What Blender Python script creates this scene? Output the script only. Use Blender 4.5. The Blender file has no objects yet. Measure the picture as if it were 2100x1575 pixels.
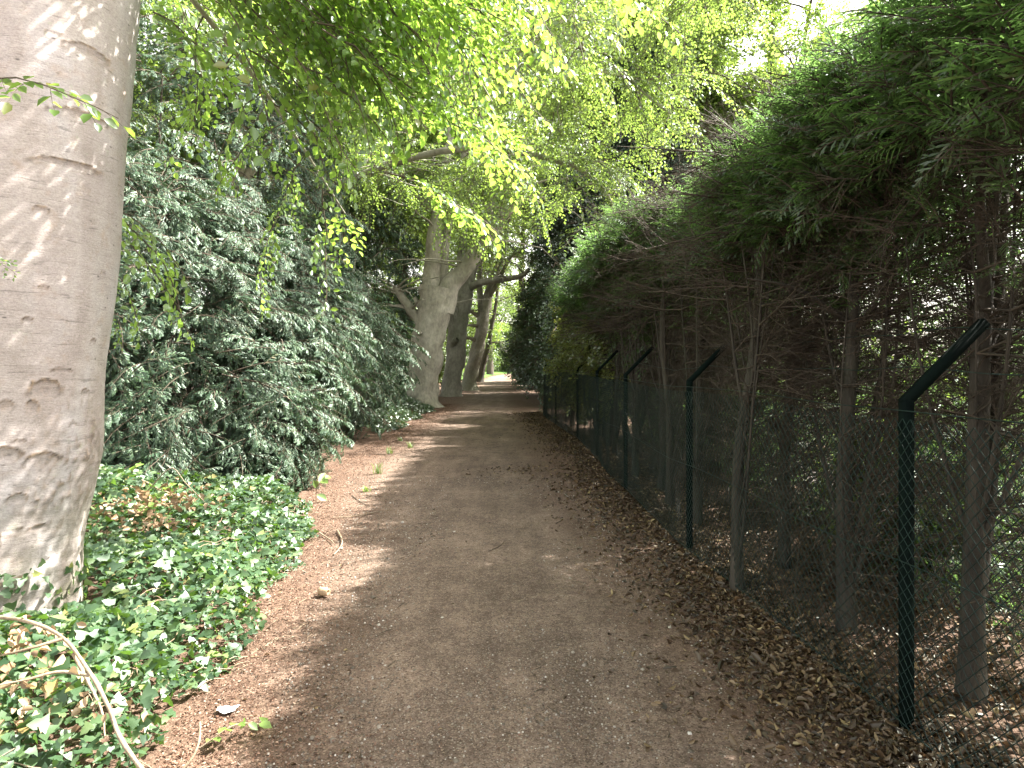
import bpy, math
import numpy as np

R = np.random.default_rng
C = bpy.context.scene.collection
CAM_H, F, CX, HY = 1.7, 1350.0, 1050.0, 740.0      # camera height, focal length in photo pixels, centre, horizon


def P(px, py, d):
    return np.array([(px - CX) / F * d, d, CAM_H - (py - HY) / F * d])


def G(px, py):                                       # a pixel on the ground
    d = F * CAM_H / (py - HY)
    return np.array([(px - CX) / F * d, d, 0.0])


def nrm(a):
    a = np.asarray(a, float)
    return a / np.maximum(np.linalg.norm(a, axis=-1, keepdims=True), 1e-9)


def vnoise(x, y, seed=0):
    """cheap smooth 2-D value noise, about -1..1"""
    xi, yi = np.floor(x).astype(np.int64), np.floor(y).astype(np.int64)
    fx, fy = x - xi, y - yi
    fx, fy = fx * fx * (3 - 2 * fx), fy * fy * (3 - 2 * fy)

    def h(a, b):
        n = (a * 374761393 + b * 668265263 + seed * 974711) & 0x7fffffff
        n = ((n ^ (n >> 13)) * 1274126177) & 0x7fffffff
        return ((n ^ (n >> 16)) & 0xffff) / 32767.5 - 1
    return (h(xi, yi) * (1 - fx) + h(xi + 1, yi) * fx) * (1 - fy) + (h(xi, yi + 1) * (1 - fx) + h(xi + 1, yi + 1) * fx) * fy


# ------------------------------------------------------------------ mesh builder
class MB:
    def __init__(self):
        self.V, self.Q, self.M, self.n = [], [], [], 0

    def add(self, V, Q, m=0):
        V = np.asarray(V, np.float32).reshape(-1, 3)
        Q = np.asarray(Q, np.int64).reshape(-1, 4)
        self.V.append(V); self.Q.append(Q + self.n)
        self.M.append(np.full(len(Q), m, np.int32) if np.isscalar(m) else np.asarray(m, np.int32))
        self.n += len(V)

    def tube(self, pts, rad, sides=5, m=0, wob=0.0, rng=None):
        p = np.asarray(pts, float); n = len(p)
        r = np.broadcast_to(np.asarray(rad, float), (n,))
        t = nrm(np.gradient(p, axis=0))
        ref = np.array([0.31, 0.17, 1.0]) if abs(t[0][2]) < 0.8 else np.array([1.0, 0.2, 0.1])
        x = nrm(np.cross(t, ref)); y = np.cross(t, x)
        a = np.arange(sides) * 2 * math.pi / sides
        rr = np.broadcast_to(r[:, None], (n, sides)).copy()
        if wob:
            ph = (rng.random() * 90 if rng is not None else 0)
            s = np.linspace(0, n * .55, n)[:, None]
            rr = rr * (1 + wob * vnoise(np.cos(a)[None] * 1.7 + ph + s * .3, np.sin(a)[None] * 1.7 + s, 3))
        V = p[:, None] + rr[..., None] * (np.cos(a)[None, :, None] * x[:, None] + np.sin(a)[None, :, None] * y[:, None])
        i = np.arange(n - 1)[:, None] * sides; j = np.arange(sides)[None]; k = (j + 1) % sides
        Q = np.stack([i + j, i + k, i + sides + k, i + sides + j], -1).reshape(-1, 4)
        self.add(V.reshape(-1, 3), Q, m)

    def bake(self):
        return np.concatenate(self.V), np.concatenate(self.Q), np.concatenate(self.M)

    def stamp(self, tpl, pos, rot, sc, m=None):
        V, Q, M = tpl
        n = len(pos)
        if n == 0:
            return
        sc = np.broadcast_to(np.asarray(sc, float), (n,))
        W = np.einsum('nij,mj->nmi', rot * sc[:, None, None], V) + np.asarray(pos)[:, None]
        QQ = (Q[None] + (np.arange(n) * len(V))[:, None, None]).reshape(-1, 4)
        self.add(W.reshape(-1, 3), QQ, np.tile(M, n) if m is None else m)

    def build(self, name, mats, parent=None, smooth=False):
        V, Q, M = self.bake()
        me = bpy.data.meshes.new(name)
        me.vertices.add(len(V)); me.vertices.foreach_set('co', V.ravel())
        me.loops.add(Q.size); me.loops.foreach_set('vertex_index', Q.astype(np.int32).ravel())
        me.polygons.add(len(Q))
        me.polygons.foreach_set('loop_start', np.arange(0, Q.size, 4, dtype=np.int32))
        me.polygons.foreach_set('loop_total', np.full(len(Q), 4, np.int32))
        me.polygons.foreach_set('material_index', M)
        if smooth:
            me.polygons.foreach_set('use_smooth', np.ones(len(Q), bool))
        for mt in (mats if isinstance(mats, (list, tuple)) else [mats]):
            me.materials.append(mt)
        me.update(calc_edges=True)
        o = bpy.data.objects.new(name, me); C.objects.link(o)
        if parent is not None:
            o.parent = parent
            o.matrix_parent_inverse = parent.matrix_world.inverted()
        return o


def frames(D, up=(0, 0, 1), roll=None):
    """rotation matrices whose y axis is D and whose z axis is as close to up as can be"""
    D = nrm(D)
    up = np.broadcast_to(np.asarray(up, float), D.shape)
    x = np.cross(D, up)
    bad = np.linalg.norm(x, axis=-1) < 1e-3
    x[bad] = np.array([1, 0, 0])
    x = nrm(x); z = np.cross(x, D)
    if roll is not None:
        c, s = np.cos(roll)[:, None], np.sin(roll)[:, None]
        x, z = x * c + z * s, z * c - x * s
    return np.stack([x, D, z], -1)


def tag(o, label=None, cat=None, group=None, kind=None):
    if label: o['label'] = label
    if cat: o['category'] = cat
    if group: o['group'] = group
    if kind: o['kind'] = kind
    return o


def empty(name, loc, label, cat, group=None):
    o = bpy.data.objects.new(name, None); C.objects.link(o)
    o.location = [float(v) for v in loc]; o.empty_display_size = .2
    bpy.context.view_layer.update()
    return tag(o, label, cat, group)


# ------------------------------------------------------------------ materials
def newmat(name):
    m = bpy.data.materials.new(name); m.use_nodes = True
    nt = m.node_tree; nt.nodes.clear()
    out = nt.nodes.new('ShaderNodeOutputMaterial')
    return m, nt, out


def N(nt, t, **kw):
    n = nt.nodes.new(t)
    for k, v in kw.items():
        setattr(n, k, v)
    return n


def ramp(nt, stops, fac, interp='LINEAR'):
    r = N(nt, 'ShaderNodeValToRGB'); r.color_ramp.interpolation = interp
    e = r.color_ramp.elements
    while len(e) < len(stops): e.new(0.5)
    for i, (p, c) in enumerate(stops):
        e[i].position = p
        e[i].color = (c, c, c, 1) if np.isscalar(c) else (*c, 1)
    nt.links.new(fac, r.inputs[0])
    return r.outputs[0]


def noise(nt, vec, scale, detail=4, rough=.55, dist=0):
    n = N(nt, 'ShaderNodeTexNoise')
    n.inputs['Scale'].default_value = scale; n.inputs['Detail'].default_value = detail
    n.inputs['Roughness'].default_value = rough; n.inputs['Distortion'].default_value = dist
    if vec is not None: nt.links.new(vec, n.inputs['Vector'])
    return n.outputs['Fac']


def mapping(nt, scale, coord='Object'):
    tc = N(nt, 'ShaderNodeTexCoord'); mp = N(nt, 'ShaderNodeMapping')
    mp.inputs['Scale'].default_value = scale
    nt.links.new(tc.outputs[coord], mp.inputs[0])
    return mp.outputs[0]


def mix(nt, a, b, f, mode='MIX'):
    n = N(nt, 'ShaderNodeMix', data_type='RGBA', blend_type=mode)
    for sock, v in ((n.inputs[6], a), (n.inputs[7], b), (n.inputs[0], f)):
        if hasattr(v, 'is_output'): nt.links.new(v, sock)
        elif np.isscalar(v): sock.default_value = v
        else: sock.default_value = (*v, 1)
    return n.outputs[2]


def leaf_mat(name, stops, trans, tf=.4, gloss=.08, rough=.4):
    """leaf: diffuse + translucent + a little sheen, each leaf its own shade"""
    m, nt, out = newmat(name)
    geo = N(nt, 'ShaderNodeNewGeometry')
    col = ramp(nt, stops, geo.outputs['Random Per Island'])
    lo = noise(nt, geo.outputs['Position'], 1.3, 2)
    k = ramp(nt, [(.3, .72), (.7, 1.2)], lo)
    col = mix(nt, col, k, 1.0, 'MULTIPLY')
    tcol = mix(nt, trans, k, 1.0, 'MULTIPLY')
    r2 = N(nt, 'ShaderNodeMath', operation='FRACT')
    mu = N(nt, 'ShaderNodeMath', operation='MULTIPLY'); mu.inputs[1].default_value = 7.31
    nt.links.new(geo.outputs['Random Per Island'], mu.inputs[0]); nt.links.new(mu.outputs[0], r2.inputs[0])
    tcol = mix(nt, tcol, ramp(nt, [(0, .55), (1, 1.25)], r2.outputs[0]), 1.0, 'MULTIPLY')
    d = N(nt, 'ShaderNodeBsdfDiffuse'); nt.links.new(col, d.inputs[0])
    t = N(nt, 'ShaderNodeBsdfTranslucent'); nt.links.new(tcol, t.inputs[0])
    a = N(nt, 'ShaderNodeMixShader'); a.inputs[0].default_value = tf
    nt.links.new(d.outputs[0], a.inputs[1]); nt.links.new(t.outputs[0], a.inputs[2])
    g = N(nt, 'ShaderNodeBsdfGlossy'); g.inputs['Roughness'].default_value = rough
    g.inputs[0].default_value = (.9, 1, .95, 1)
    b = N(nt, 'ShaderNodeMixShader'); b.inputs[0].default_value = gloss
    nt.links.new(a.outputs[0], b.inputs[1]); nt.links.new(g.outputs[0], b.inputs[2])
    nt.links.new(b.outputs[0], out.inputs[0])
    return m


def bark_mat(name, c1, c2, c3, scale=6, stretch=(1, 1, .35), bump=.4, rough=.85):
    m, nt, out = newmat(name)
    v = mapping(nt, stretch)
    n1 = noise(nt, v, scale, 6, .6); n2 = noise(nt, v, scale * .22, 3, .5); n3 = noise(nt, v, scale * 5, 4, .6)
    col = mix(nt, ramp(nt, [(.35, c1), (.65, c2)], n1), c3, ramp(nt, [(.5, 0.0), (.68, .75)], n2))
    col = mix(nt, col, ramp(nt, [(.3, .7), (.7, 1.15)], n3), 1.0, 'MULTIPLY')
    p = N(nt, 'ShaderNodeBsdfPrincipled'); p.inputs['Roughness'].default_value = rough
    nt.links.new(col, p.inputs['Base Color'])
    bp = N(nt, 'ShaderNodeBump'); bp.inputs['Strength'].default_value = bump; bp.inputs['Distance'].default_value = .02
    nt.links.new(n3, bp.inputs['Height']); nt.links.new(bp.outputs[0], p.inputs['Normal'])
    nt.links.new(p.outputs[0], out.inputs[0])
    return m


def plain_mat(name, stops, scale=20, rough=.6, metal=0, spec=.5):
    m, nt, out = newmat(name)
    n1 = noise(nt, mapping(nt, (1, 1, 1)), scale, 4)
    p = N(nt, 'ShaderNodeBsdfPrincipled'); p.inputs['Roughness'].default_value = rough
    p.inputs['Metallic'].default_value = metal; p.inputs['Specular IOR Level'].default_value = spec
    nt.links.new(ramp(nt, stops, n1), p.inputs['Base Color'])
    nt.links.new(p.outputs[0], out.inputs[0])
    return m


M = {}
M['beech'] = leaf_mat('beech_leaf', [(0, (.035, .075, .014)), (.5, (.055, .115, .02)), (.93, (.085, .15, .028)), (1, (.17, .12, .03))],
                      (.36, .57, .08), .58, .06, .42)
M['beech_far'] = leaf_mat('beech_leaf_further_off', [(0, (.04, .075, .018)), (.5, (.065, .115, .028)), (.94, (.11, .15, .04)), (1, (.2, .15, .04))],
                          (.31, .46, .08), .53, .06, .42)
M['yew'] = leaf_mat('yew_needle', [(0, (.018, .042, .023)), (.45, (.036, .076, .041)), (.78, (.066, .118, .062)), (.97, (.12, .18, .095)), (1, (.12, .09, .05))], (.07, .14, .04), .16, .045, .5)
M['cypress'] = leaf_mat('cypress_scale_leaf', [(0, (.02, .038, .016)), (.6, (.034, .062, .024)), (.88, (.05, .085, .03)), (1, (.09, .055, .026))], (.22, .40, .1), .44, .05, .5)
M['holly'] = leaf_mat('holly_leaf', [(0, (.02, .045, .018)), (.7, (.035, .07, .026)), (1, (.07, .11, .035))], (.10, .17, .03), .25, .13, .35)
M['privet'] = leaf_mat('privet_leaf', [(0, (.05, .08, .02)), (.6, (.09, .12, .03)), (1, (.17, .15, .04))], (.38, .42, .07), .45, .08, .4)
M['ivy'] = leaf_mat('ivy_leaf', [(0, (.022, .055, .024)), (.45, (.045, .092, .038)), (.8, (.078, .135, .055)), (.95, (.14, .2, .08)), (.985, (.2, .22, .06)), (1, (.3, .2, .08))],
                    (.16, .32, .03), .25, .055, .48)
M['fir'] = leaf_mat('fir_needle', [(0, (.025, .05, .035)), (1, (.06, .1, .065))], (.09, .15, .07), .2, .1, .45)
M['lawn_leaf'] = leaf_mat('grass_blade', [(0, (.06, .13, .02)), (1, (.14, .24, .04))], (.25, .42, .06), .4, .05, .4)
M['fresh'] = leaf_mat('fresh_leaf', [(0, (.09, .16, .03)), (1, (.16, .25, .06))], (.35, .5, .08), .4, .08, .4)
M['dead_leaf'] = leaf_mat('dead_leaf', [(0, (.025, .016, .009)), (.45, (.07, .042, .023)), (.82, (.135, .085, .045)), (.96, (.25, .17, .09)), (1, (.34, .27, .13))],
                          (.16, .09, .04), .15, .04, .5)
M['pale_dead'] = leaf_mat('pale_dead_leaf', [(0, (.2, .12, .07)), (.5, (.36, .24, .14)), (1, (.5, .37, .24))], (.3, .2, .1), .2, .04, .5)
M['red_bits'] = leaf_mat('bud_scale_debris', [(0, (.05, .026, .017)), (.4, (.13, .065, .042)), (.8, (.21, .115, .078)), (1, (.36, .24, .17))], (.1, .05, .03), .1, .04, .5)
M['twig'] = bark_mat('twig_bark', (.06, .045, .03), (.11, .085, .06), (.09, .075, .05), 12)
M['dead_twig'] = bark_mat('dead_twig_bark', (.032, .023, .015), (.07, .05, .033), (.065, .057, .038), 14)
M['cyp_bark'] = bark_mat('cypress_bark', (.026, .022, .016), (.055, .046, .033), (.05, .056, .036), 9, (1, 1, .25), .7)
M['beech_bark'] = bark_mat('beech_branch_bark', (.22, .21, .165), (.34, .325, .27), (.15, .16, .11), 3.2, (1, 1, .5), .9)  # greenish grey bark on the branches of the big beech
M['row_bark'] = bark_mat('beech_bark_of_the_row', (.2, .19, .145), (.34, .325, .265), (.12, .135, .075), 2.2, (1, 1, .6), 1.0)
M['dark_bark'] = bark_mat('dark_bark', (.05, .042, .032), (.09, .075, .055), (.07, .075, .045), 5, (1, 1, .4), .5)
M['straw'] = bark_mat('pale_dry_stem', (.24, .17, .11), (.34, .26, .18), (.28, .24, .18), 14, (1, 1, 1), .3)
M['red_stem'] = bark_mat('reddish_stem', (.16, .07, .04), (.25, .12, .07), (.2, .12, .06), 14, (1, 1, 1), .3)
M['green_metal'] = plain_mat('dark_green_coated_steel', [(.3, (.003, .006, .0055)), (.7, (.005, .011, .009))], 9, .85, spec=.05)
M['wire'] = plain_mat('green_coated_wire', [(.3, (.006, .016, .014)), (.7, (.013, .032, .027))], 5, .45, spec=.3)
M['wood_chunk'] = plain_mat('pale_broken_wood', [(.3, (.3, .2, .12)), (.7, (.48, .35, .22))], 30, .8)
M['white_bit'] = plain_mat('white_paper', [(.3, (.7, .7, .7)), (.7, (.85, .85, .85))], 30, .8)
M['white_paint'] = plain_mat('white_paint', [(.3, (.7, .7, .68)), (.7, (.82, .82, .8))], 12, .6)


def trunk_beech():
    m, nt, out = newmat('smooth_beech_bark')
    v = mapping(nt, (1, 1, 1)); vh = mapping(nt, (1, 1, 5)); vv = mapping(nt, (1, 1, .35))
    big = noise(nt, vv, 2.6, 4, .55, .4); mid = noise(nt, v, 9, 5, .6); line = noise(nt, mapping(nt, (1, 1, 9)), 5, 6, .65, .6)
    fine = noise(nt, vh, 40, 4, .6)
    col = ramp(nt, [(.3, (.34, .295, .28)), (.5, (.43, .385, .375)), (.72, (.49, .47, .49))], big)
    col = mix(nt, col, (.36, .26, .19), ramp(nt, [(.56, 0.0), (.75, .45)], mid))
    col = mix(nt, col, (.24, .23, .17), ramp(nt, [(.5, 0.0), (.75, .38)], noise(nt, vv, 1.5, 4, .6)))
    col = mix(nt, col, ramp(nt, [(.33, .4), (.41, 1.0)], line), .6, 'MULTIPLY')
    vo = N(nt, 'ShaderNodeTexVoronoi'); vo.inputs['Scale'].default_value = 9
    nt.links.new(mapping(nt, (1, 1, 2.0)), vo.inputs['Vector'])
    dot = ramp(nt, [(.05, .4), (.13, 1.0)], vo.outputs['Distance'])
    sel = ramp(nt, [(.5, 1.0), (.55, 0.0)], noise(nt, v, 3.1, 2))
    col = mix(nt, col, mix(nt, (1, 1, 1), dot, sel), 1.0, 'MULTIPLY')
    cr = noise(nt, mapping(nt, (1, 1, 7)), 22, 6, .72, .8)
    col = mix(nt, col, ramp(nt, [(.31, .3), (.39, 1.0)], cr), .8, 'MULTIPLY')
    gr = noise(nt, v, 95, 5, .7)
    col = mix(nt, col, ramp(nt, [(.3, .74), (.5, 1.0), (.72, 1.16)], gr), .85, 'MULTIPLY')
    lich = ramp(nt, [(.6, 0.0), (.64, .55)], noise(nt, v, 16, 6, .7)); lsel = ramp(nt, [(.5, 0.0), (.62, 1.0)], noise(nt, vv, 1.9, 3))
    col = mix(nt, col, mix(nt, col, (.36, .38, .30), lich), lsel)
    sp = N(nt, 'ShaderNodeSeparateXYZ'); tc_ = N(nt, 'ShaderNodeTexCoord'); nt.links.new(tc_.outputs['Object'], sp.inputs[0])
    foot = N(nt, 'ShaderNodeMapRange'); foot.inputs[1].default_value = 1.0; foot.inputs[2].default_value = .0; nt.links.new(sp.outputs[2], foot.inputs[0])
    fm = N(nt, 'ShaderNodeMath', operation='MULTIPLY'); nt.links.new(foot.outputs[0], fm.inputs[0]); nt.links.new(ramp(nt, [(.42, 0.0), (.6, .7)], noise(nt, v, 6, 6, .7)), fm.inputs[1])
    col = mix(nt, col, (.17, .17, .10), fm.outputs[0])                  # algae and splashed soil at the foot
    at = N(nt, 'ShaderNodeAttribute', attribute_name='scar')
    rough_f = ramp(nt, [(0, 0.0), (1, 1.0)], at.outputs['Fac'])
    col = mix(nt, col, ramp(nt, [(.38, (.06, .045, .035)), (.62, (.30, .22, .15))], noise(nt, v, 30, 5, .65)), rough_f)
    col = mix(nt, col, ramp(nt, [(.3, .82), (.7, 1.1)], fine), 1.0, 'MULTIPLY')
    p = N(nt, 'ShaderNodeBsdfPrincipled'); p.inputs['Roughness'].default_value = .7
    p.inputs['Specular IOR Level'].default_value = .3
    nt.links.new(col, p.inputs['Base Color'])
    b1 = N(nt, 'ShaderNodeBump'); b1.inputs['Strength'].default_value = .3; b1.inputs['Distance'].default_value = .012
    nt.links.new(line, b1.inputs['Height'])
    b2 = N(nt, 'ShaderNodeBump'); b2.inputs['Strength'].default_value = .35; b2.inputs['Distance'].default_value = .006
    b0 = N(nt, 'ShaderNodeBump'); b0.inputs['Strength'].default_value = .5; b0.inputs['Distance'].default_value = .006; nt.links.new(cr, b0.inputs['Height']); nt.links.new(b0.outputs[0], b1.inputs['Normal'])
    nt.links.new(gr, b2.inputs['Height']); nt.links.new(b1.outputs[0], b2.inputs['Normal'])
    nt.links.new(b2.outputs[0], p.inputs['Normal'])
    nt.links.new(p.outputs[0], out.inputs[0])
    return m


M['near_bark'] = trunk_beech()


def soil_mat(name, path=False):
    m, nt, out = newmat(name)
    tc = N(nt, 'ShaderNodeTexCoord'); v = tc.outputs['Object']
    n1 = noise(nt, v, 1.1, 4, .6); n2 = noise(nt, v, 26, 5, .7); n3 = noise(nt, v, 160, 3, .7)
    vo = N(nt, 'ShaderNodeTexVoronoi'); vo.inputs['Scale'].default_value = 150; nt.links.new(v, vo.inputs['Vector'])
    soil = ramp(nt, [(.3, (.07, .043, .03)), (.5, (.125, .08, .057)), (.72, (.21, .145, .108))], n2)
    if path:
        vo2 = N(nt, 'ShaderNodeTexVoronoi'); vo2.inputs['Scale'].default_value = 60; nt.links.new(v, vo2.inputs['Vector'])
        sep = N(nt, 'ShaderNodeSeparateColor'); nt.links.new(vo.outputs['Color'], sep.inputs[0])
        grit = ramp(nt, [(0, (.145, .102, .078)), (.45, (.2, .146, .114)), (.88, (.245, .185, .148)), (.97, (.3, .245, .195)), (1, (.4, .35, .3))], sep.outputs[0])
        grit = mix(nt, grit, ramp(nt, [(.35, .72), (.65, 1.18)], n2), 1.0, 'MULTIPLY')
        grit = mix(nt, grit, ramp(nt, [(.35, .78), (.65, 1.15)], n1), 1.0, 'MULTIPLY')
        grit = mix(nt, grit, ramp(nt, [(.4, .85), (.6, 1.08)], noise(nt, v, 5, 5, .65)), 1.0, 'MULTIPLY')
        tracks = noise(nt, mapping(nt, (2.2, .3, 1)), 1.6, 4, .6)                              # worn along the way people walk
        grit = mix(nt, grit, ramp(nt, [(.38, .76), (.55, 1.0), (.7, 1.14)], tracks), 1.0, 'MULTIPLY')
        grit = mix(nt, grit, (.085, .058, .042), ramp(nt, [(.58, 0.0), (.72, .7)], noise(nt, v, 2.6, 7, .75)))
        uv = N(nt, 'ShaderNodeUVMap', uv_map='UVMap'); su = N(nt, 'ShaderNodeSeparateXYZ'); nt.links.new(uv.outputs[0], su.inputs[0])
        # u runs across the path: worn gravel in the middle, leaf mould at both sides
        wob = N(nt, 'ShaderNodeMath', operation='MULTIPLY_ADD'); wob.inputs[1].default_value = .26; wob.inputs[2].default_value = -.13
        nt.links.new(noise(nt, v, 1.7, 6, .7), wob.inputs[0])
        ad = N(nt, 'ShaderNodeMath', operation='ADD'); nt.links.new(su.outputs[0], ad.inputs[0]); nt.links.new(wob.outputs[0], ad.inputs[1])
        f = ramp(nt, [(.1, 0.0), (.29, 1.0), (.62, 1.0), (.8, 0.0)], ad.outputs[0])
        col = mix(nt, soil, grit, f)
    else:
        col = soil
    sc = N(nt, 'ShaderNodeSeparateColor'); nt.links.new(vo.outputs['Color'], sc.inputs[0])
    col = mix(nt, col, (.33, .25, .19), ramp(nt, [(.9, 0.0), (.96, .6)], sc.outputs[1]))
    col = mix(nt, col, (.035, .022, .016), ramp(nt, [(.86, 0.0), (.93, .7)], sc.outputs[2]))
    p = N(nt, 'ShaderNodeBsdfPrincipled'); p.inputs['Roughness'].default_value = .95; p.inputs['Specular IOR Level'].default_value = .2
    nt.links.new(col, p.inputs['Base Color'])
    hh = N(nt, 'ShaderNodeMath', operation='MULTIPLY_ADD'); hh.inputs[1].default_value = .5
    nt.links.new(n3, hh.inputs[0]); nt.links.new(n2, hh.inputs[2])
    bp = N(nt, 'ShaderNodeBump'); bp.inputs['Strength'].default_value = .7; bp.inputs['Distance'].default_value = .018
    nt.links.new(hh.outputs[0], bp.inputs['Height']); nt.links.new(bp.outputs[0], p.inputs['Normal'])
    nt.links.new(p.outputs[0], out.inputs[0])
    return m


M['soil'] = soil_mat('forest_soil'); M['path'] = soil_mat('trodden_gravel', True)
M['lawn'] = plain_mat('lawn_green', [(.3, (.05, .11, .018)), (.7, (.1, .18, .035))], 3, .9, spec=.2)
M['paving'] = plain_mat('pale_paving', [(.3, (.42, .38, .36)), (.7, (.58, .54, .52))], 8, .9, spec=.2)

# ------------------------------------------------------------------ setting
Yp = np.array([-3, 0, 2.75, 4.17, 6.5, 9, 10.4, 14, 21, 34, 57, 75, 84, 92])
XL = np.array([-1.1, -1.2, -1.35, -1.64, -2.0, -2.6, -2.85, -2.75, -2.6, -2.6, -2.85, -2.3, -1.0, 1.2])
XR = np.array([1.95, 1.9, 1.78, 1.68, 1.58, 1.5, 1.5, 1.4, .95, .45, .25, .1, 1.0, 3.5])


def xl(y): return np.interp(y, Yp, XL)
def xr(y): return np.interp(y, Yp, XR)


gx = np.concatenate([[-300, -120, -60, -30], np.arange(-18, 18.1, .75), [30, 60, 120, 300]])
gy = np.concatenate([[-60, -20], np.arange(-4, 60.1, .75), [75, 90, 120, 180, 320]])
XX, YY = np.meshgrid(gx, gy)
# low banks on both sides, level under the path
bank = np.clip((xl(YY) - .5 - XX) / 3, 0, 1) * .18 + np.clip((XX - xr(YY) - 1.2) / 2.5, 0, 1) * .06
ZZ = -.02 + bank + np.clip(np.abs(XX + .5) - 3, 0, 1) * .06 * vnoise(XX * .6, YY * .6, 5)
nx, ny = len(gx), len(gy)
g = MB()
i = (np.arange(ny - 1)[:, None] * nx + np.arange(nx - 1)[None]).reshape(-1)
g.add(np.stack([XX, YY, ZZ], -1).reshape(-1, 3), np.stack([i, i + 1, i + 1 + nx, i + nx], -1))
tag(g.build('ground', M['soil'], smooth=True), 'brown leaf mould ground of the wood beside the path', 'ground', kind='structure')


def gz(x, y):
    x, y = np.asarray(x, float), np.asarray(y, float)
    return -.02 + np.clip((xl(y) - .5 - x) / 3, 0, 1) * .18 + np.clip((x - xr(y) - 1.2) / 2.5, 0, 1) * .06


ys = np.concatenate([np.arange(-3, 30, .3), np.arange(30, 92, 1.0)])
us = np.linspace(0, 1, 25)
pv = []
for y in ys:
    a, b = xl(y) - .25, xr(y) + .25
    for u in us:
        x = a + (b - a) * u
        pv.append((x, y, -.008 + .012 * math.sin(math.pi * u) + .008 * vnoise(np.array(x * 2.1), np.array(y * 1.3), 2) + .004 * vnoise(np.array(x * 6), np.array(y * 5), 7)))
k = len(us); n = len(ys)
i = (np.arange(n - 1)[:, None] * k + np.arange(k - 1)[None]).reshape(-1)
pm = MB(); pm.add(pv, np.stack([i, i + 1, i + 1 + k, i + k], -1))
po = pm.build('path', M['path'], smooth=True)
uvl = po.data.uv_layers.new(name='UVMap')
Q = np.concatenate(pm.Q).reshape(-1)
uvl.data.foreach_set('uv', np.stack([us[Q % k], ys[Q // k] * .1], -1).astype(np.float32).ravel())
tag(po, 'straight brown gravel footpath between the hedge and the bushes', 'path', kind='structure')


def sheet(name, poly, z, mat, label, cat):
    me = bpy.data.meshes.new(name); me.from_pydata([(x, y, z) for x, y in poly], [], [list(range(len(poly)))]); me.materials.append(mat)
    o = bpy.data.objects.new(name, me); C.objects.link(o)
    return tag(o, label, cat, kind='structure')


ly = np.concatenate([np.arange(55, 92, 1.5), [91.5, 92.5, 100, 115, 130]]); lu = np.linspace(0, 1, 30) ** .5
le = np.where(ly < 92, xl(ly) - .02, 12.0); LX = -30 + (le[:, None] + 30) * lu[None]; LY = np.repeat(ly[:, None], 30, 1)
i = (np.arange(len(ly) - 1)[:, None] * 30 + np.arange(29)[None]).reshape(-1)
lm = MB(); lm.add(np.stack([LX, LY, np.clip((xl(LY) - .5 - LX) / 3, 0, 1) * .18 + .05 + .03 * np.clip(xl(LY) - LX, 0, 1)], -1).reshape(-1, 3), np.stack([i, i + 1, i + 31, i + 30], -1))
tag(lm.build('lawn', M['lawn'], smooth=True), 'bright sunlit lawn where the path comes out of the trees', 'lawn', kind='structure')
sheet('driveway', [(3.9, -6), (11.5, -6), (11.5, 30), (4.6, 30), (4.0, 10)], .06, M['paving'],
      'pale sunlit paving glimpsed through the hedge stems', 'driveway')


# ------------------------------------------------------------------ leaf and bough templates
def leafshape(L=1.0, W=.62, fold=.12, curl=-.08):
    V = [(0, 0, 0), (W * .42, L * .28, fold), (W * .5, L * .62, fold * .8), (0, L, curl), (-W * .5, L * .62, fold * .8), (-W * .42, L * .28, fold)]
    return np.array(V), np.array([(0, 1, 2, 3), (0, 3, 4, 5)])


def ivyshape():
    b, c, t = (0, 0, 0), (0, .42, -.03), (0, 1, -.1)
    l1, n1, s1 = (.52, .08, .02), (.27, .4, .05), (.3, .64, 0)
    V = [b, c, t, l1, n1, s1] + [(-x, y, z) for x, y, z in (l1, n1, s1)]
    return np.array(V, float), np.array([(0, 3, 4, 1), (1, 4, 5, 2), (0, 1, 7, 6), (1, 2, 8, 7)])


LEAF = leafshape(); IVY = ivyshape(); NEEDLE = (np.array([(0, 0, 0), (.09, .45, .02), (0, 1, 0), (-.09, .45, .02)]), np.array([(0, 1, 2, 3)]))


def put_leaf(mb, shape, p, d, up, s, m):
    r = frames(np.array([d]), np.array([up]))[0]
    mb.add(shape[0] @ (r.T * s) + p, shape[1], m)


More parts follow.
